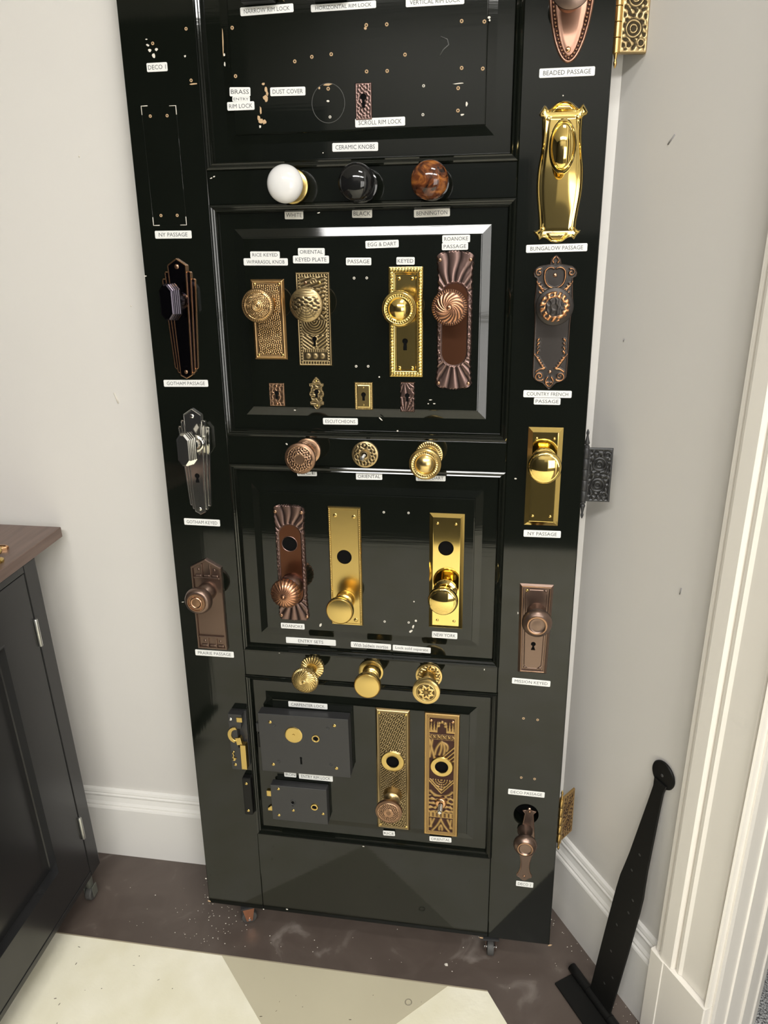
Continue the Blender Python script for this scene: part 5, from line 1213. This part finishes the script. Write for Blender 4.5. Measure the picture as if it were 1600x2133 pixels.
turned('brass_disc', [(0, 0.0024), (0.0022, 0.0022), (0.0026, 0.0010), (0.0140, 0.0010), (0.0172, 0.0012), (0.0182, 0.0006), (0.0182, -0.0004)], brass_soft, t, 40, at=(dx, dy, LT))
d = (0.2751, 0.4787); dx, dy = d[0] - q[0], d[1] - q[1]
hub = turned('spindle_hub', [(0.0052, 0.0006), (0.0058, 0.0014), (0.0078, 0.0014), (0.0084, 0.0006), (0.0084, -0.0004)], brass_soft, t, 28, at=(dx, dy, LT))
prism('square_hole', circle(0.0056, 4, dx, dy), LT + 0.0002, LT + 0.0005, void_black, hub, 0.0001)
for d in ((0.1823, 0.5094), (0.3149, 0.5118), (0.1819, 0.4095), (0.3147, 0.4122)):
    screw(t, d[0] - q[0], d[1] - q[1], LT, brass_soft, 0.0038)
for dx, dy in ((-0.0600, 0.0420), (0.0510, 0.0440), (-0.0560, -0.0430), (0.0530, -0.0410)):
    turned('empty_screw_recess', [(0.0022, 0.0002), (0.0030, 0.0007), (0.0036, 0.0005), (0.0040, -0.0003)], iron, t, 14, at=(dx, dy, LT))
box('latch_bolt', -w_ / 2 - 0.0085, -w_ / 2, 0.0200, 0.0400, 0.009, 0.020, iron, t, 0.0016)
box('dead_bolt', -w_ / 2 - 0.0070, -w_ / 2, -0.0170, 0.0160, 0.009, 0.019, strap_black, t, 0.001)

q = (0.1124, 0.4515, 0.0397, 0.1313, -0.016)
t = mount('lock_keeper', 'black iron keeper with curved brass strike, left of the large rim lock', 'lock', q[0] - 0.0035, q[1], 0, 0)
w_, h_ = q[2] - 0.007, q[3]
loops('keeper_case', [([(-w_ / 2, -h_ / 2), (w_ / 2 - 0.012, -h_ / 2), (w_ / 2 - 0.012, -h_ * 0.1), (w_ / 2 - 0.016, -h_ * 0.1), (w_ / 2 - 0.016, h_ * 0.25), (w_ / 2 - 0.008, h_ * 0.25), (w_ / 2 - 0.004, h_ / 2), (-w_ / 2, h_ / 2)], z) for z in (0, 0.0210)], iron, t, None, (), True, True)
box('back_web', -w_ / 2, w_ / 2, -h_ / 2, h_ / 2, 0, 0.006, iron, t, 0.0008)
bm = bmesh.new()
arc = [(-0.004 + 0.0160 * math.cos(a), 0.018 + 0.0185 * math.sin(a)) for a in np.linspace(0.45 * PI, 1.45 * PI, 14)]; arc2 = [(-0.001 + 0.0110 * math.cos(a), 0.018 + 0.0130 * math.sin(a)) for a in np.linspace(0.45 * PI, 1.45 * PI, 14)]
prism('curved_strike', arc + arc2[::-1], 0.0205, 0.0240, brass_soft, t, 0.0006)
box('strike_lip', -0.0035, 0.0085, -0.0060, 0.0115, 0.012, 0.0225, brass_soft, t, 0.001).rotation_euler = (0, 0, 0.18)
box('strike_bar', 0.0045, 0.0165, -h_ / 2 + 0.003, -0.0040, 0.010, 0.0240, brass_soft, t, 0.0008)
box('strike_tab', 0.0010, 0.0130, h_ / 2 - 0.0170, h_ / 2 - 0.0060, 0.0205, 0.0225, brass_soft, t, 0.0006)
tube('strike_spring', [(-0.0085, -0.0210, 0.0222), (-0.0130, -0.0255, 0.0222), (-0.0105, -0.0310, 0.0222), (-0.0135, -0.0370, 0.0222), (-0.0050, -0.0390, 0.0222)], 0.0019, brass_soft, t, 6)
for x, y in ((-0.0120, h_ / 2 - 0.0120), (-0.0095, -h_ / 2 + 0.0110), (-0.0115, -h_ / 2 + 0.0230)): screw(t, x, y, 0.0210, steel if y > 0 else brass_soft, 0.0038)

q = (0.2311, 0.3096, 0.1198, 0.0858, 0.009)
LT = 0.0200
t = mount('rim_lock', 'small black iron rim lock with brass bolts, below the larger one', 'lock', q[0], q[1], FW, q[4] * 0.5)
w_, h_ = q[2], q[3]
kh = (0.2170, 0.3138); kc = (kh[0] - q[0], kh[1] - q[1])
box('lock_case', -w_ / 2, w_ / 2, -h_ / 2, h_ / 2, 0, LT - 0.0020, iron, t, 0.0012)
loops('cover_plate', [(rect(w_, h_), LT - 0.0021), (rect(w_, h_), LT - 0.0006), (inset(rect(w_, h_), 0.0006), LT)], iron, t, None, [key_poly(kc[0], kc[1], 0.0036, 0.0090, 0.0016, 0.0018)])
prism('keyhole', key_poly(kc[0], kc[1], 0.0042, 0.0098, 0.0022, 0.0024), LT - 0.0016, LT - 0.0012, void_black, t, 0.0001)
turned('key_collar', [(0.0040, 0.0003), (0.0050, 0.0010), (0.0066, 0.0008), (0.0072, -0.0003)], iron, t, 24, at=(kc[0] + 0.001, kc[1], LT))
d = (0.2641, 0.3086); dx, dy = d[0] - q[0], d[1] - q[1]
hub = turned('spindle_hub', [(0.0046, 0.0014), (0.0052, 0.0026), (0.0070, 0.0024), (0.0080, 0.0008), (0.0080, -0.0004)], brass, t, 28, at=(dx, dy, LT))
prism('square_hole', circle(0.0050, 4, dx, dy), LT + 0.0002, LT + 0.0008, void_black, hub, 0.0001)
for d in ((0.1882, 0.3444), (0.1856, 0.2785), (0.2175, 0.2941), (0.2815, 0.2927)): screw(t, d[0] - q[0], d[1] - q[1], LT, brass_soft, 0.0034)
box('latch_bolt', -w_ / 2 - 0.0105, -w_ / 2, 0.0120, 0.0265, 0.009, 0.0175, brass_soft, t, 0.001)
prism('dead_bolt', [(-w_ / 2 - 0.0105, -0.0245), (-w_ / 2, -0.0245), (-w_ / 2, -0.0130), (-w_ / 2 - 0.004, -0.0130), (-w_ / 2 - 0.0105, -0.0180)], 0.009, 0.0170, brass_soft, t, 0.0008)

q = (0.1175, 0.3139, 0.0187, 0.0925, -0.014)
t = mount('lock_keeper', 'narrow black iron keeper with two brass screws, left of the small rim lock', 'lock', q[0], q[1], 0, 0)
w_, h_ = q[2], q[3]
box('keeper_case', -w_ / 2, w_ / 2, -h_ / 2, h_ / 2, 0, 0.0145, strap_black, t, 0.0022)
box('keeper_flange', w_ / 2 - 0.003, w_ / 2, -h_ / 2 - 0.001, h_ / 2 + 0.001, 0, 0.0060, strap_black, t, 0.0008)
for y in (h_ / 2 - 0.0135, -h_ / 2 + 0.0110): screw(t, -0.0005, y, 0.0145, brass_soft, 0.0036)

for lb, (x0, y0_), (x1, y1_) in (('black iron rim lock cut by the top of the photo, above the NARROW label', (0.2075, 1.7595), (0.2585, 1.7598)), ('black iron rim lock cut by the top of the photo, above the HORIZONTAL label', (0.3175, 1.7577), (0.3670, 1.7573))):
    w_ = x1 - x0; h_ = 0.085; cy_ = (y0_ + y1_) / 2 + h_ / 2
    t = mount('rim_lock', lb, 'lock', (x0 + x1) / 2, cy_, FW)
    box('lock_case', -w_ / 2, w_ / 2, -h_ / 2, h_ / 2, 0, 0.0200, strap_black, t, 0.0015)
    prism('keyhole', key_poly(0, 0.004, 0.0036, 0.010, 0.0016, 0.0020), 0.0199, 0.0202, void_black, t, 0.0001)
    for x in (-1, 1):
        for y in (-1, 1): screw(t, x * (w_ / 2 - 0.007), y * (h_ / 2 - 0.007), 0.0200, brass_soft, 0.0030)
    box('latch_bolt', w_ / 2, w_ / 2 + 0.008, -h_ / 2 + 0.006, -h_ / 2 + 0.020, 0.005, 0.016, brass_soft, t, 0.0008)

# ================= 13. tall carved entry plates in the bottom panel
q = (0.4270, 0.4015, 0.0690, 0.2870, 0.023)
w_, h_ = q[2], q[3]
t = mount('knob_set', 'tall antique brass entry plate with wriggly rice pattern, ring and drum knob', 'door knob', q[0], q[1], FW)
hc = (0.4271, 0.4262); hx, hy = hc[0] - q[0], hc[1] - q[1]
rice_plate(t, w_, h_, antique_pale, 0.0042, 27, 0.0044, (hx, hy, 0.0130), (hx, hy, 0.0240))
turned('cylinder_ring', [(0.0130, 0.0040), (0.0130, 0.0066), (0.0142, 0.0072), (0.0225, 0.0068), (0.0238, 0.0056), (0.0238, 0.003)], brass_soft, t, 44, at=(hx, hy, 0))
prism('cylinder_hole', circle(0.0150, 28, hx, hy), 0.0002, 0.0006, void_black, t, 0.0001)
for x in (-1, 1):
    for y in (-1, 1): screw(t, x * (w_ / 2 - 0.0075), y * (h_ / 2 - 0.0095), 0.0036, brass_soft, 0.0032)
k = (0.4263, 0.3451); kx, ky = k[0] - q[0], k[1] - q[1]
put(turned('shank', [(0, 0.045), (0.0110, 0.045), (0.0100, 0.030), (0.0135, 0.024), (0.0180, 0.0215), (0.0180, 0.019), (0.0150, 0.0165), (0.0185, 0.008), (0.0195, 0.0036)], antique_pale, t, 36), kx, ky)
put(ornate_knob(t, 0.0605, 0.0268, antique_copper, d_maze(.0268, 0.0036, 19, 0.0008, 0.0095, 0.0205, (0.0060, 0.0085, 0.0215), back=0.45), 0.0030, edge=0.006, power=3.0, n=112, depth=0.022), kx, ky)

q = (0.5255, 0.4002, 0.0696, 0.2894, 0.018)
w_, h_ = q[2], q[3]
t = mount('knob_set', 'tall carved brass entry plate with ring and bare steel spindle, no knob', 'entry plate', q[0], q[1], FW)
hc = (0.5260, 0.4245); hx, hy = hc[0] - q[0], hc[1] - q[1]
sc = (0.5254, 0.3363); sx_, sy_ = sc[0] - q[0], sc[1] - q[1]
def carved(X, Y, E):
    H = h_; f = (H / 2 - Y) / H; z = 0.0044 * sstep(-0.0003, 0.0012, E); iw = w_ / 2 - 0.0105
    a = 0.92 + 0 * X
    ln = np.maximum(np.exp(-((E - 0.0052) / 0.0005) ** 2), np.exp(-((E - 0.0078) / 0.0005) ** 2)); z = z - 0.0009 * ln; a = a - 0.75 * ln
    ins = sstep(0.0098, 0.0104, E)
    p = np.full_like(X, 0.06); xn = X / iw
    crown = np.where(f < 0.150, (np.abs(((xn * 4) % 1) - 0.5) * 2 < (f - 0.055) / 0.085) & (np.abs(xn) > 0.34), 0)
    lf = np.maximum.reduce([np.exp(-(((X - 0.0070 * math.cos(b)) ** 2 + (Y - (H / 2 - 0.026) - 0.0070 * math.sin(b)) ** 2) / 0.0032 ** 2) ** 2) for b in np.linspace(-0.3, PI + 0.3, 5)])
    p = np.maximum(p, np.where(f < 0.150, np.maximum(crown * 0.9, lf), 0))
    sq = (f > 0.162) & (f < 0.205)
    cell = ((xn * 2.5) % 1.0) - 0.5; fr = np.abs(f - 0.1835) / 0.0175
    p = np.where(sq, np.where((np.maximum(np.abs(cell) * 2.1, fr) < 0.72), 0.35 + 0.6 * (np.abs(np.abs(cell) * 2 - fr) < 0.25), 0.95 * ((fr > 1.0) | (np.abs(cell) > 0.44))), p)
    up = (f >= 0.205) & (f < 0.375)
    lily = stroke(X, Y, [bez((-0.001, H / 2 - 0.064), (-0.011, H / 2 - 0.075), (-0.0135, H / 2 - 0.094)), bez((-0.001, H / 2 - 0.064), (0.001, H / 2 - 0.08), (-0.005, H / 2 - 0.094)), bez((0.0, H / 2 - 0.064), (0.009, H / 2 - 0.072), (0.004, H / 2 - 0.094)), bez((0.003, H / 2 - 0.066), (0.016, H / 2 - 0.07), (0.010, H / 2 - 0.084)), [(-0.019, H / 2 - 0.062), (-0.024, H / 2 - 0.100)], [(-0.024, H / 2 - 0.062), (-0.014, H / 2 - 0.105)]], 0.0026)
    dg = (X + (Y - (H / 2 - 0.100)) * -1.0) > 0.016
    p = np.where(up, np.where((X > 0.002) & (Y < H / 2 - 0.072 + (X - 0.024) * 1.1), strips(X, Y, 2.4, 0.0068) * 0.95, lily), p)
    ch = (f > 0.525) & (f < 0.66)
    vv = (f - 0.525) / 0.125; cd = vv - (1 - np.abs(xn)) * 0.78
    fan = 0.5 + 0.5 * np.tanh(3 * np.sin(np.hypot(X, Y - (H / 2 - 0.530 * H)) * 2 * PI / 0.0052))
    p = np.where(ch, np.where((cd > -0.10) & (cd < 0.20), 0.95 - 0.8 * (np.abs(cd - 0.05) < 0.03), np.where(cd <= -0.10, fan * (np.abs(np.cos(np.arctan2(X, -(Y - (H / 2 - 0.53 * H))) * 8)) * .6 + .4), 0.9 * stroke(X, Y, [bez((m * 0.002, H / 2 - 0.665 * H), (m * 0.016, H / 2 - 0.66 * H), (m * 0.022, H / 2 - 0.625 * H)) for m in (-1, 1)], 0.0028))), p)
    lo = (f >= 0.66) & (f < 0.80)
    p = np.where(lo, np.maximum(maze(X, Y, 0.0100, 6, 3.5) * 0.9, 0), p)
    bd = (f >= 0.80) & (f < 0.845); p = np.where(bd, np.where(np.abs(f - 0.8225) > 0.016, 0.95, 0.3 + 0.6 * (np.abs(((xn * 3) % 1) - 0.5) < 0.3)), p)
    bt = f >= 0.85
    aa = stroke(X, Y, [bez((0, -H / 2 + 0.041), (m * 0.006, -H / 2 + 0.024), (m * 0.017, -H / 2 + 0.012)) for m in (-1, 1)] + [bez((m * 0.003, -H / 2 + 0.014), (m * 0.004, -H / 2 + 0.020), (0, -H / 2 + 0.026)) for m in (-1, 1)] + [[(m * 0.021, -H / 2 + 0.040), (m * 0.0195, -H / 2 + 0.020)] for m in (-1, 1)] + [[(m * 0.014, -H / 2 + 0.040), (m * 0.022, -H / 2 + 0.020)] for m in (-1, 1)], 0.0024)
    p = np.where(bt, aa, p)
    bs = 1 - sstep(0.0115, 0.0125, np.hypot(X - sx_, Y - sy_)); p = p * (1 - bs) + 0.85 * bs
    z = z + ins * 0.0015 * (p - 0.8); a = a * (1 - ins) + ins * p
    return z, np.clip(a, 0, 1)
relief('backplate', rrows(w_, h_), 92, 360, carved, antique_wine, t, [disc_sdf(hx, hy, 0.0132)])
turned('cylinder_ring', [(0.0132, 0.0036), (0.0132, 0.0070), (0.0144, 0.0076), (0.0215, 0.0072), (0.0228, 0.0058), (0.0228, 0.003)], brass_soft, t, 44, at=(hx, hy, 0))
prism('cylinder_hole', circle(0.0150, 28, hx, hy), 0.0002, 0.0006, void_black, t, 0.0001)
turned('collar', [(0.0050, 0.0085), (0.0100, 0.0080), (0.0118, 0.0062), (0.0122, 0.003)], copper_edge, t, 36, at=(sx_, sy_, 0))
spindle(t, 0.034, sx_, sy_, 0.0050)
for x in (-1, 1): screw(t, x * (w_ / 2 - 0.0135), h_ / 2 - 0.0165, 0.0040, copper_edge, 0.0032)

# ================= 14. ornamental butt hinges on the right edge
def butt_hinge(label, u, v0, v1, leaf_w, ang, relief_m, plain_m, w=-0.006, seed=1, rB=0.0052, thick=0.0035, fin=0.032, screw_m=None):
    vm, h = (v0 + v1) / 2, v1 - v0
    t = mount('butt_hinge', label, 'hinge', u, vm, w)
    lf = bpy.data.objects.new('leaf', None)
    spots = [(leaf_w * 0.52, h * 0.20), (leaf_w * 0.50, -h * 0.19), (leaf_w * 0.80, h * 0.37), (leaf_w * 0.78, -h * 0.37)]
    def hf(X, Y, E):
        b = sstep(0.0034, 0.0042, E); m = maze(X, Y, 0.0078, seed, 3.2)
        for k_, (sx__, sy__) in enumerate(spots):
            d = np.hypot(X - sx__, Y - sy__); r = 0.0046 if k_ > 1 else 0.0050
            rg = np.exp(-((d - r) / 0.0010) ** 2); g2 = np.exp(-((d - r * 2.1) / 0.0011) ** 2) * (k_ < 2); fld = 1 - sstep(r - .0012, r - .0004, d); clr = 1 - sstep(r * (2.5 if k_ < 2 else 1.3), r * (2.8 if k_ < 2 else 1.5), d)
            m = m * (1 - clr) + np.maximum(rg, g2); m = np.where(fld > 0.5, 0.0, m)
        return thick * 0.5 * sstep(-0.0002, 0.001, E) + b * 0.0016 * (m - 0.85), (1 - b) * 0.9 + b * np.clip(m, 0, 1)
    lo = relief('leaf', [(-h / 2, 0.003, leaf_w), (h / 2, 0.003, leaf_w)], 56, int(h / 0.001), hf, relief_m, t, z0=-thick * 0.5)
    lo.rotation_euler = (0, ang, 0)
    for sx__, sy__ in spots: screw(lo, sx__, sy__, -0.0006, screw_m or plain_m, 0.0030)
    inner_ = box('fixed_leaf', -0.030, -0.001, -h / 2, h / 2, -0.004, -0.0005, plain_m, t, 0.0003) if False else None
    n = 5
    for i in range(n):
        a, b = -h / 2 + h * i / n + 0.0003, -h / 2 + h * (i + 1) / n - 0.0003
        kn = turned('knuckle', [(0, b), (rB * 0.9, b), (rB, b - 0.0006), (rB, a + 0.0006), (rB * 0.9, a), (0, a)], plain_m, t, 20); kn.rotation_euler = (-PI / 2, 0, 0)
    for s in (1, -1):
        pr = [(0, fin), (0.0010, fin - 0.001), (0.0024, fin - 0.005), (0.0026, fin - 0.008), (0.0016, fin - 0.010), (0.0020, fin - 0.013), (0.0034, fin - 0.020), (0.0046, fin - 0.0235), (0.0040, fin - 0.0255), (0.0026, fin - 0.027), (0.0046, fin - 0.029), (0.0046, 0.0)]
        f = turned('finial', pr, plain_m, t, 18); f.rotation_euler = (-s * PI / 2, 0, 0); f.location = (0, s * h / 2, 0)
    return t
bbrass = plain('aged_brass', (0.60, 0.40, 0.15, 1), 0.28, 1.0)
butt_hinge('ornate antique brass hinge at the top right edge of the door', 0.7645, 1.6690, 1.7690, 0.0440, 0.22, antique_pale, bbrass, -0.004, 5, 0.0058, 0.0110, 0.0190, bbrass)
butt_hinge('black cast iron ornamental hinge halfway down the right door edge', 0.7640, 0.9865, 1.0815, 0.0440, 0.0, iron_relief, iron, -0.006, 9, 0.0050, 0.0040, 0.0320)
butt_hinge('antique brass hinge folded back near the foot of the right door edge', 0.7650, 0.2600, 0.3650, 0.0470, 0.95, antique_wine, bbrass, -0.010, 13, 0.0048, 0.0040, 0.0200, brass_soft)

# ================================================================== CABINET
FX = -0.290
t = thing('cabinet', 'low black painted cabinet with brown wooden top at the left', 'cabinet', (FX, -0.40, 0))
cy = 0.40
Y0, Y1, Z0, Z1, XB = -0.42 + 0.0, 0.050 + cy, 0.0855, 0.8915, -0.46
box('case', XB, -0.0205, Y0, Y1 - 0.001, Z0 + 0.001, Z1, cab_black, t)
box('frame_stile', -0.0205, 0, 0.0105 + cy, Y1, Z0, Z1, cab_black, t, 0.0015)
box('frame_rail', -0.0205, 0, Y0, 0.0100 + cy, 0.8780, Z1, cab_black, t, 0.0008)
box('frame_rail', -0.0205, 0, Y0, 0.0100 + cy, Z0, 0.1000, cab_black, t, 0.0012)
def cab_door(y0, y1):
    z0, z1 = 0.1025, 0.8755
    def yz(name, loops_): 
        o = loops(name, loops_, cab_black, t, None, (), True, True)
        o.rotation_euler = (PI / 2, 0, PI / 2); return o
    P = [(y0, z0), (y1, z0), (y1, z1), (y0, z1)]
    I = [(y0 + 0.095, z0 + 0.102), (y1 - 0.097, z0 + 0.102), (y1 - 0.097, z1 - 0.100), (y0 + 0.095, z1 - 0.100)]
    return yz('door', [(P, -0.0200), (P, -0.0012), (inset(P, 0.0012), 0.0), (I, 0.0), (inset(I, 0.0012), 0.0012), (inset(I, 0.0035), 0.0012), (inset(I, 0.0050), -0.0150), (inset(I, 0.0075), -0.0165)])
d1 = cab_door(-0.405 + cy, 0.0085 + cy)
for z in (0.7435, 0.2330):
    hg = bpy.data.objects.new('hinge', None)
    o = turned('hinge', [(0, 0.0315), (0.0030, 0.0310), (0.0040, 0.0295), (0.0040, -0.0295), (0.0030, -0.0310), (0, -0.0315)], plain('hinge_nickel', (0.55, 0.55, 0.52, 1), 0.35, 0.9) if 'hinge_nickel' not in MATS else MATS['hinge_nickel'], t, 14, at=(0, 0, 0))
    o.location = (0.0030, 0.0085 + cy, z)
box('top', XB - 0.01, 0.0005, Y0 - 0.01, 0.1530 + cy, Z1, 0.9140, wood_top, t, 0.0015)
greenish = plain('dull_metal', (0.20, 0.21, 0.18, 1), 0.45, 0.6)
for x, y in ((-0.0210, 0.0235), (-0.40, 0.0235), (-0.0210, -0.35), (-0.40, -0.35)):
    c = bpy.data.objects.new('foot', None); COL.objects.link(c); c.parent = t; c.location = (x, y + cy, 0)
    box('bracket', -0.018, 0.018, -0.018, 0.018, Z0 - 0.004, Z0 + 0.001, greenish, c, 0.0008)
    turned('stem', [(0.0, Z0), (0.009, Z0), (0.009, 0.040), (0.006, 0.034)], greenish, c, 18)
    for s in (-1, 1): box('fork', s * 0.011 - 0.0012, s * 0.011 + 0.0012, -0.009, 0.009, 0.012, 0.042, greenish, c, 0.0005)
    wl = turned('wheel', [(0.003, 0.008), (0.015, 0.008), (0.0178, 0.005), (0.0178, -0.005), (0.015, -0.008), (0.003, -0.008)], rubber, c, 24); wl.rotation_euler = (0, PI / 2, 0); wl.location = (0, 0, 0.0179)
# brass hardware lying on the cabinet top
t = thing('brass_latch_plate', 'flat copper-brass latch plate lying on the cabinet top, cut by the photo edge', 'hardware', (-0.3520, 0.0330, 0.914), 0.10)
poly = [(-0.060, -0.0085), (0.010, -0.0085), (0.0185, -0.0030), (0.0185, 0.0050), (0.012, 0.0090), (-0.060, 0.0090)]
loops('plate', [(poly, 0.0003), (poly, 0.0050), (inset(poly, 0.0012), 0.0064), (inset(poly, 0.0034), 0.0064), (inset(poly, 0.0040), 0.0050)], copper_edge, t, None, (), True, True)
screw(t, 0.0080, 0.0005, 0.0050, bbrass, 0.0026)
t = thing('loose_door_knob', 'small brass knob lying on the cabinet top at the photo edge', 'hardware', (-0.3210, -0.0210, 0.914))
turned('knob', [(0, 0.0330), (0.007, 0.0320), (0.0125, 0.0285), (0.0150, 0.0230), (0.0135, 0.0175), (0.0085, 0.0140), (0.0065, 0.010)], brass_soft, t, 32)
turned('base', [(0.0065, 0.0105), (0.0090, 0.0060), (0.0145, 0.0040), (0.0150, 0.0003), (0, 0.0003)], brass_soft, t, 32)

# ================================================================== STRAP HINGE leaning in the corner
S_, O_ = 0.170, 0.074
b0_ = wp(S_, O_, 0)
t = thing('strap_hinge', 'large matt black strap hinge standing on the floor, its round end against the right wall', 'hinge', b0_)
def loc(s, o, z): q_ = wp(s, o, z); return (q_[0] - b0_[0], q_[1] - b0_[1], z)
def slab_from(name, pts, nrm, th):
    nrm = Vector(nrm); n = len(pts); bm = bmesh.new()
    A = [bm.verts.new(Vector(p)) for p in pts]; B = [bm.verts.new(Vector(p) + nrm * th) for p in pts]
    bm.faces.new(A[::-1]); bm.faces.new(B)
    for i in range(n): bm.faces.new((A[i], A[(i + 1) % n], B[(i + 1) % n], B[i]))
    bmesh.ops.recalc_face_normals(bm, faces=bm.faces)
    bmesh.ops.bevel(bm, geom=bm.edges[:], offset=th * 0.22, segments=1, affect='EDGES')
    return from_bm(name, bm, strap_black, t)
bl = 0.182
pts = [loc(S_, O_, 0), loc(S_ + bl, O_, 0)]
tube('pin_barrel', [loc(S_ + x, O_, 0.0098) for x in np.linspace(-0.004, bl, 12)], 0.0096, strap_black, t, 18)
for x in (0.0535, 0.121): tube('barrel_joint', [loc(S_ + x - 0.0006, O_, 0.0098), loc(S_ + x + 0.0006, O_, 0.0098)], 0.0099, void_black, t, 18)
slab_from('floor_leaf', [loc(S_ + 0.006, O_ + 0.008, 0.0008), loc(S_ + 0.008, O_ + 0.052, 0.0008), loc(S_ + bl, O_ + 0.052, 0.0008), loc(S_ + bl, O_ + 0.008, 0.0008)], (0, 0, 1), 0.0045)
b_s, t_s = S_ + 0.0865, 0.272
def st(f, x):          # point on the strap: f along its length, x across
    return loc(b_s + (t_s - b_s) * f + x, O_ - 0.004 - (O_ - 0.0095) * f, 0.014 + 0.552 * f)
wid = [(0.0, 0.0312), (0.12, 0.0320), (0.30, 0.0330), (0.50, 0.0330), (0.56, 0.0318), (0.61, 0.0282), (0.67, 0.0245), (0.78, 0.0200), (0.90, 0.0150), (0.97, 0.0125), (1.0, 0.0150)]
pts = [st(f, w_) for f, w_ in wid] + [st(f, -w_) for f, w_ in wid[::-1]]
slab_from('strap', pts, WN, 0.0042)
hole_m = plain('worn_iron_spot', (0.06, 0.06, 0.058, 1), 0.5, 0.3)
for f, x in ((0.10, 0.0), (0.16, 0.015), (0.25, -0.005), (0.37, -0.008), (0.46, 0.010), (0.52, 0.012), (0.62, -0.008), (0.70, 0.0)):
    p = Vector(st(f, x)) + WN * 0.0044; turned('screw_hole', [(0, 0.0), (0.0022, 0.0004), (0.0030, 0.0001)], hole_m, t, 10).matrix_local = Matrix.Translation(p) @ WN.to_track_quat('Z', 'Y').to_matrix().to_4x4()
dc = Vector(loc(t_s, 0.0015, 0.580))
dsk = turned('round_end', [(0, 0.0050), (0.020, 0.0050), (0.0255, 0.0042), (0.0268, 0.0022), (0.0262, 0.0), (0, 0.0)], strap_black, t, 40); dsk.matrix_local = Matrix.Translation(dc) @ WN.to_track_quat('Z', 'Y').to_matrix().to_4x4()
sc_ = screw(t, 0, 0, 0, hole_m, 0.0032); sc_.matrix_local = Matrix.Translation(dc + WN * 0.0052) @ WN.to_track_quat('Z', 'Y').to_matrix().to_4x4()

# ================================================================== crumbs and flakes on the floor
rs = random.Random(5); bm = bmesh.new()
def flake(x, y, r):
    n = rs.randint(4, 6); vs = []; a0 = rs.uniform(0, 6)
    base = [(x + r * rs.uniform(0.6, 1.1) * math.cos(a0 + 2 * PI * i / n), y + r * rs.uniform(0.4, 1.0) * math.sin(a0 + 2 * PI * i / n)) for i in range(n)]
    A = [bm.verts.new((px, py, 0.0003)) for px, py in base]; B = [bm.verts.new((x + (px - x) * 0.8, y + (py - y) * 0.8, 0.0003 + r * 0.5)) for px, py in base]
    bm.faces.new(A[::-1]); bm.faces.new(B)
    for i in range(n): bm.faces.new((A[i], A[(i + 1) % n], B[(i + 1) % n], B[i]))
for i in range(70): flake(rs.gauss(0.02, 0.05), rs.uniform(-0.06, 0.07), rs.uniform(0.0006, 0.0018))
for i in range(60): flake(rs.uniform(-0.25, 0.78), rs.uniform(-0.07, 0.12), rs.uniform(0.0005, 0.0015))
for i in range(30):
    s = rs.uniform(0.02, 0.32); q_ = wp(s, rs.uniform(0.02, 0.05), 0); flake(q_[0], q_[1], rs.uniform(0.0006, 0.0017))
flake(0.5441, -0.0311, 0.0055)
o = from_bm('paint_crumbs', bm, white_chip); tag(o, 'scattered pale paint crumbs and dust on the brown floor around the door', 'debris', None, 'stuff')
rs = random.Random(9); bm = bmesh.new()
for i in range(46):
    x, y = rs.uniform(-0.28, 0.60), rs.uniform(-0.32, -0.095); r = rs.uniform(0.0006, 0.0016)
    m4 = Matrix.Translation((x, y, 0.0012)) @ Matrix.Rotation(rs.uniform(0, 3), 4, 'Z') @ Matrix.Diagonal((r * rs.uniform(1, 3.2), r * 0.6, 0.0004, 1))
    bmesh.ops.create_icosphere(bm, subdivisions=1, radius=1.0, matrix=m4)
o = from_bm('dirt_specks', bm, plain('dark_dirt', (0.10, 0.075, 0.05, 1), 0.9)); tag(o, 'tiny dark specks and scuffs on the cream painted floor', 'debris', None, 'stuff')
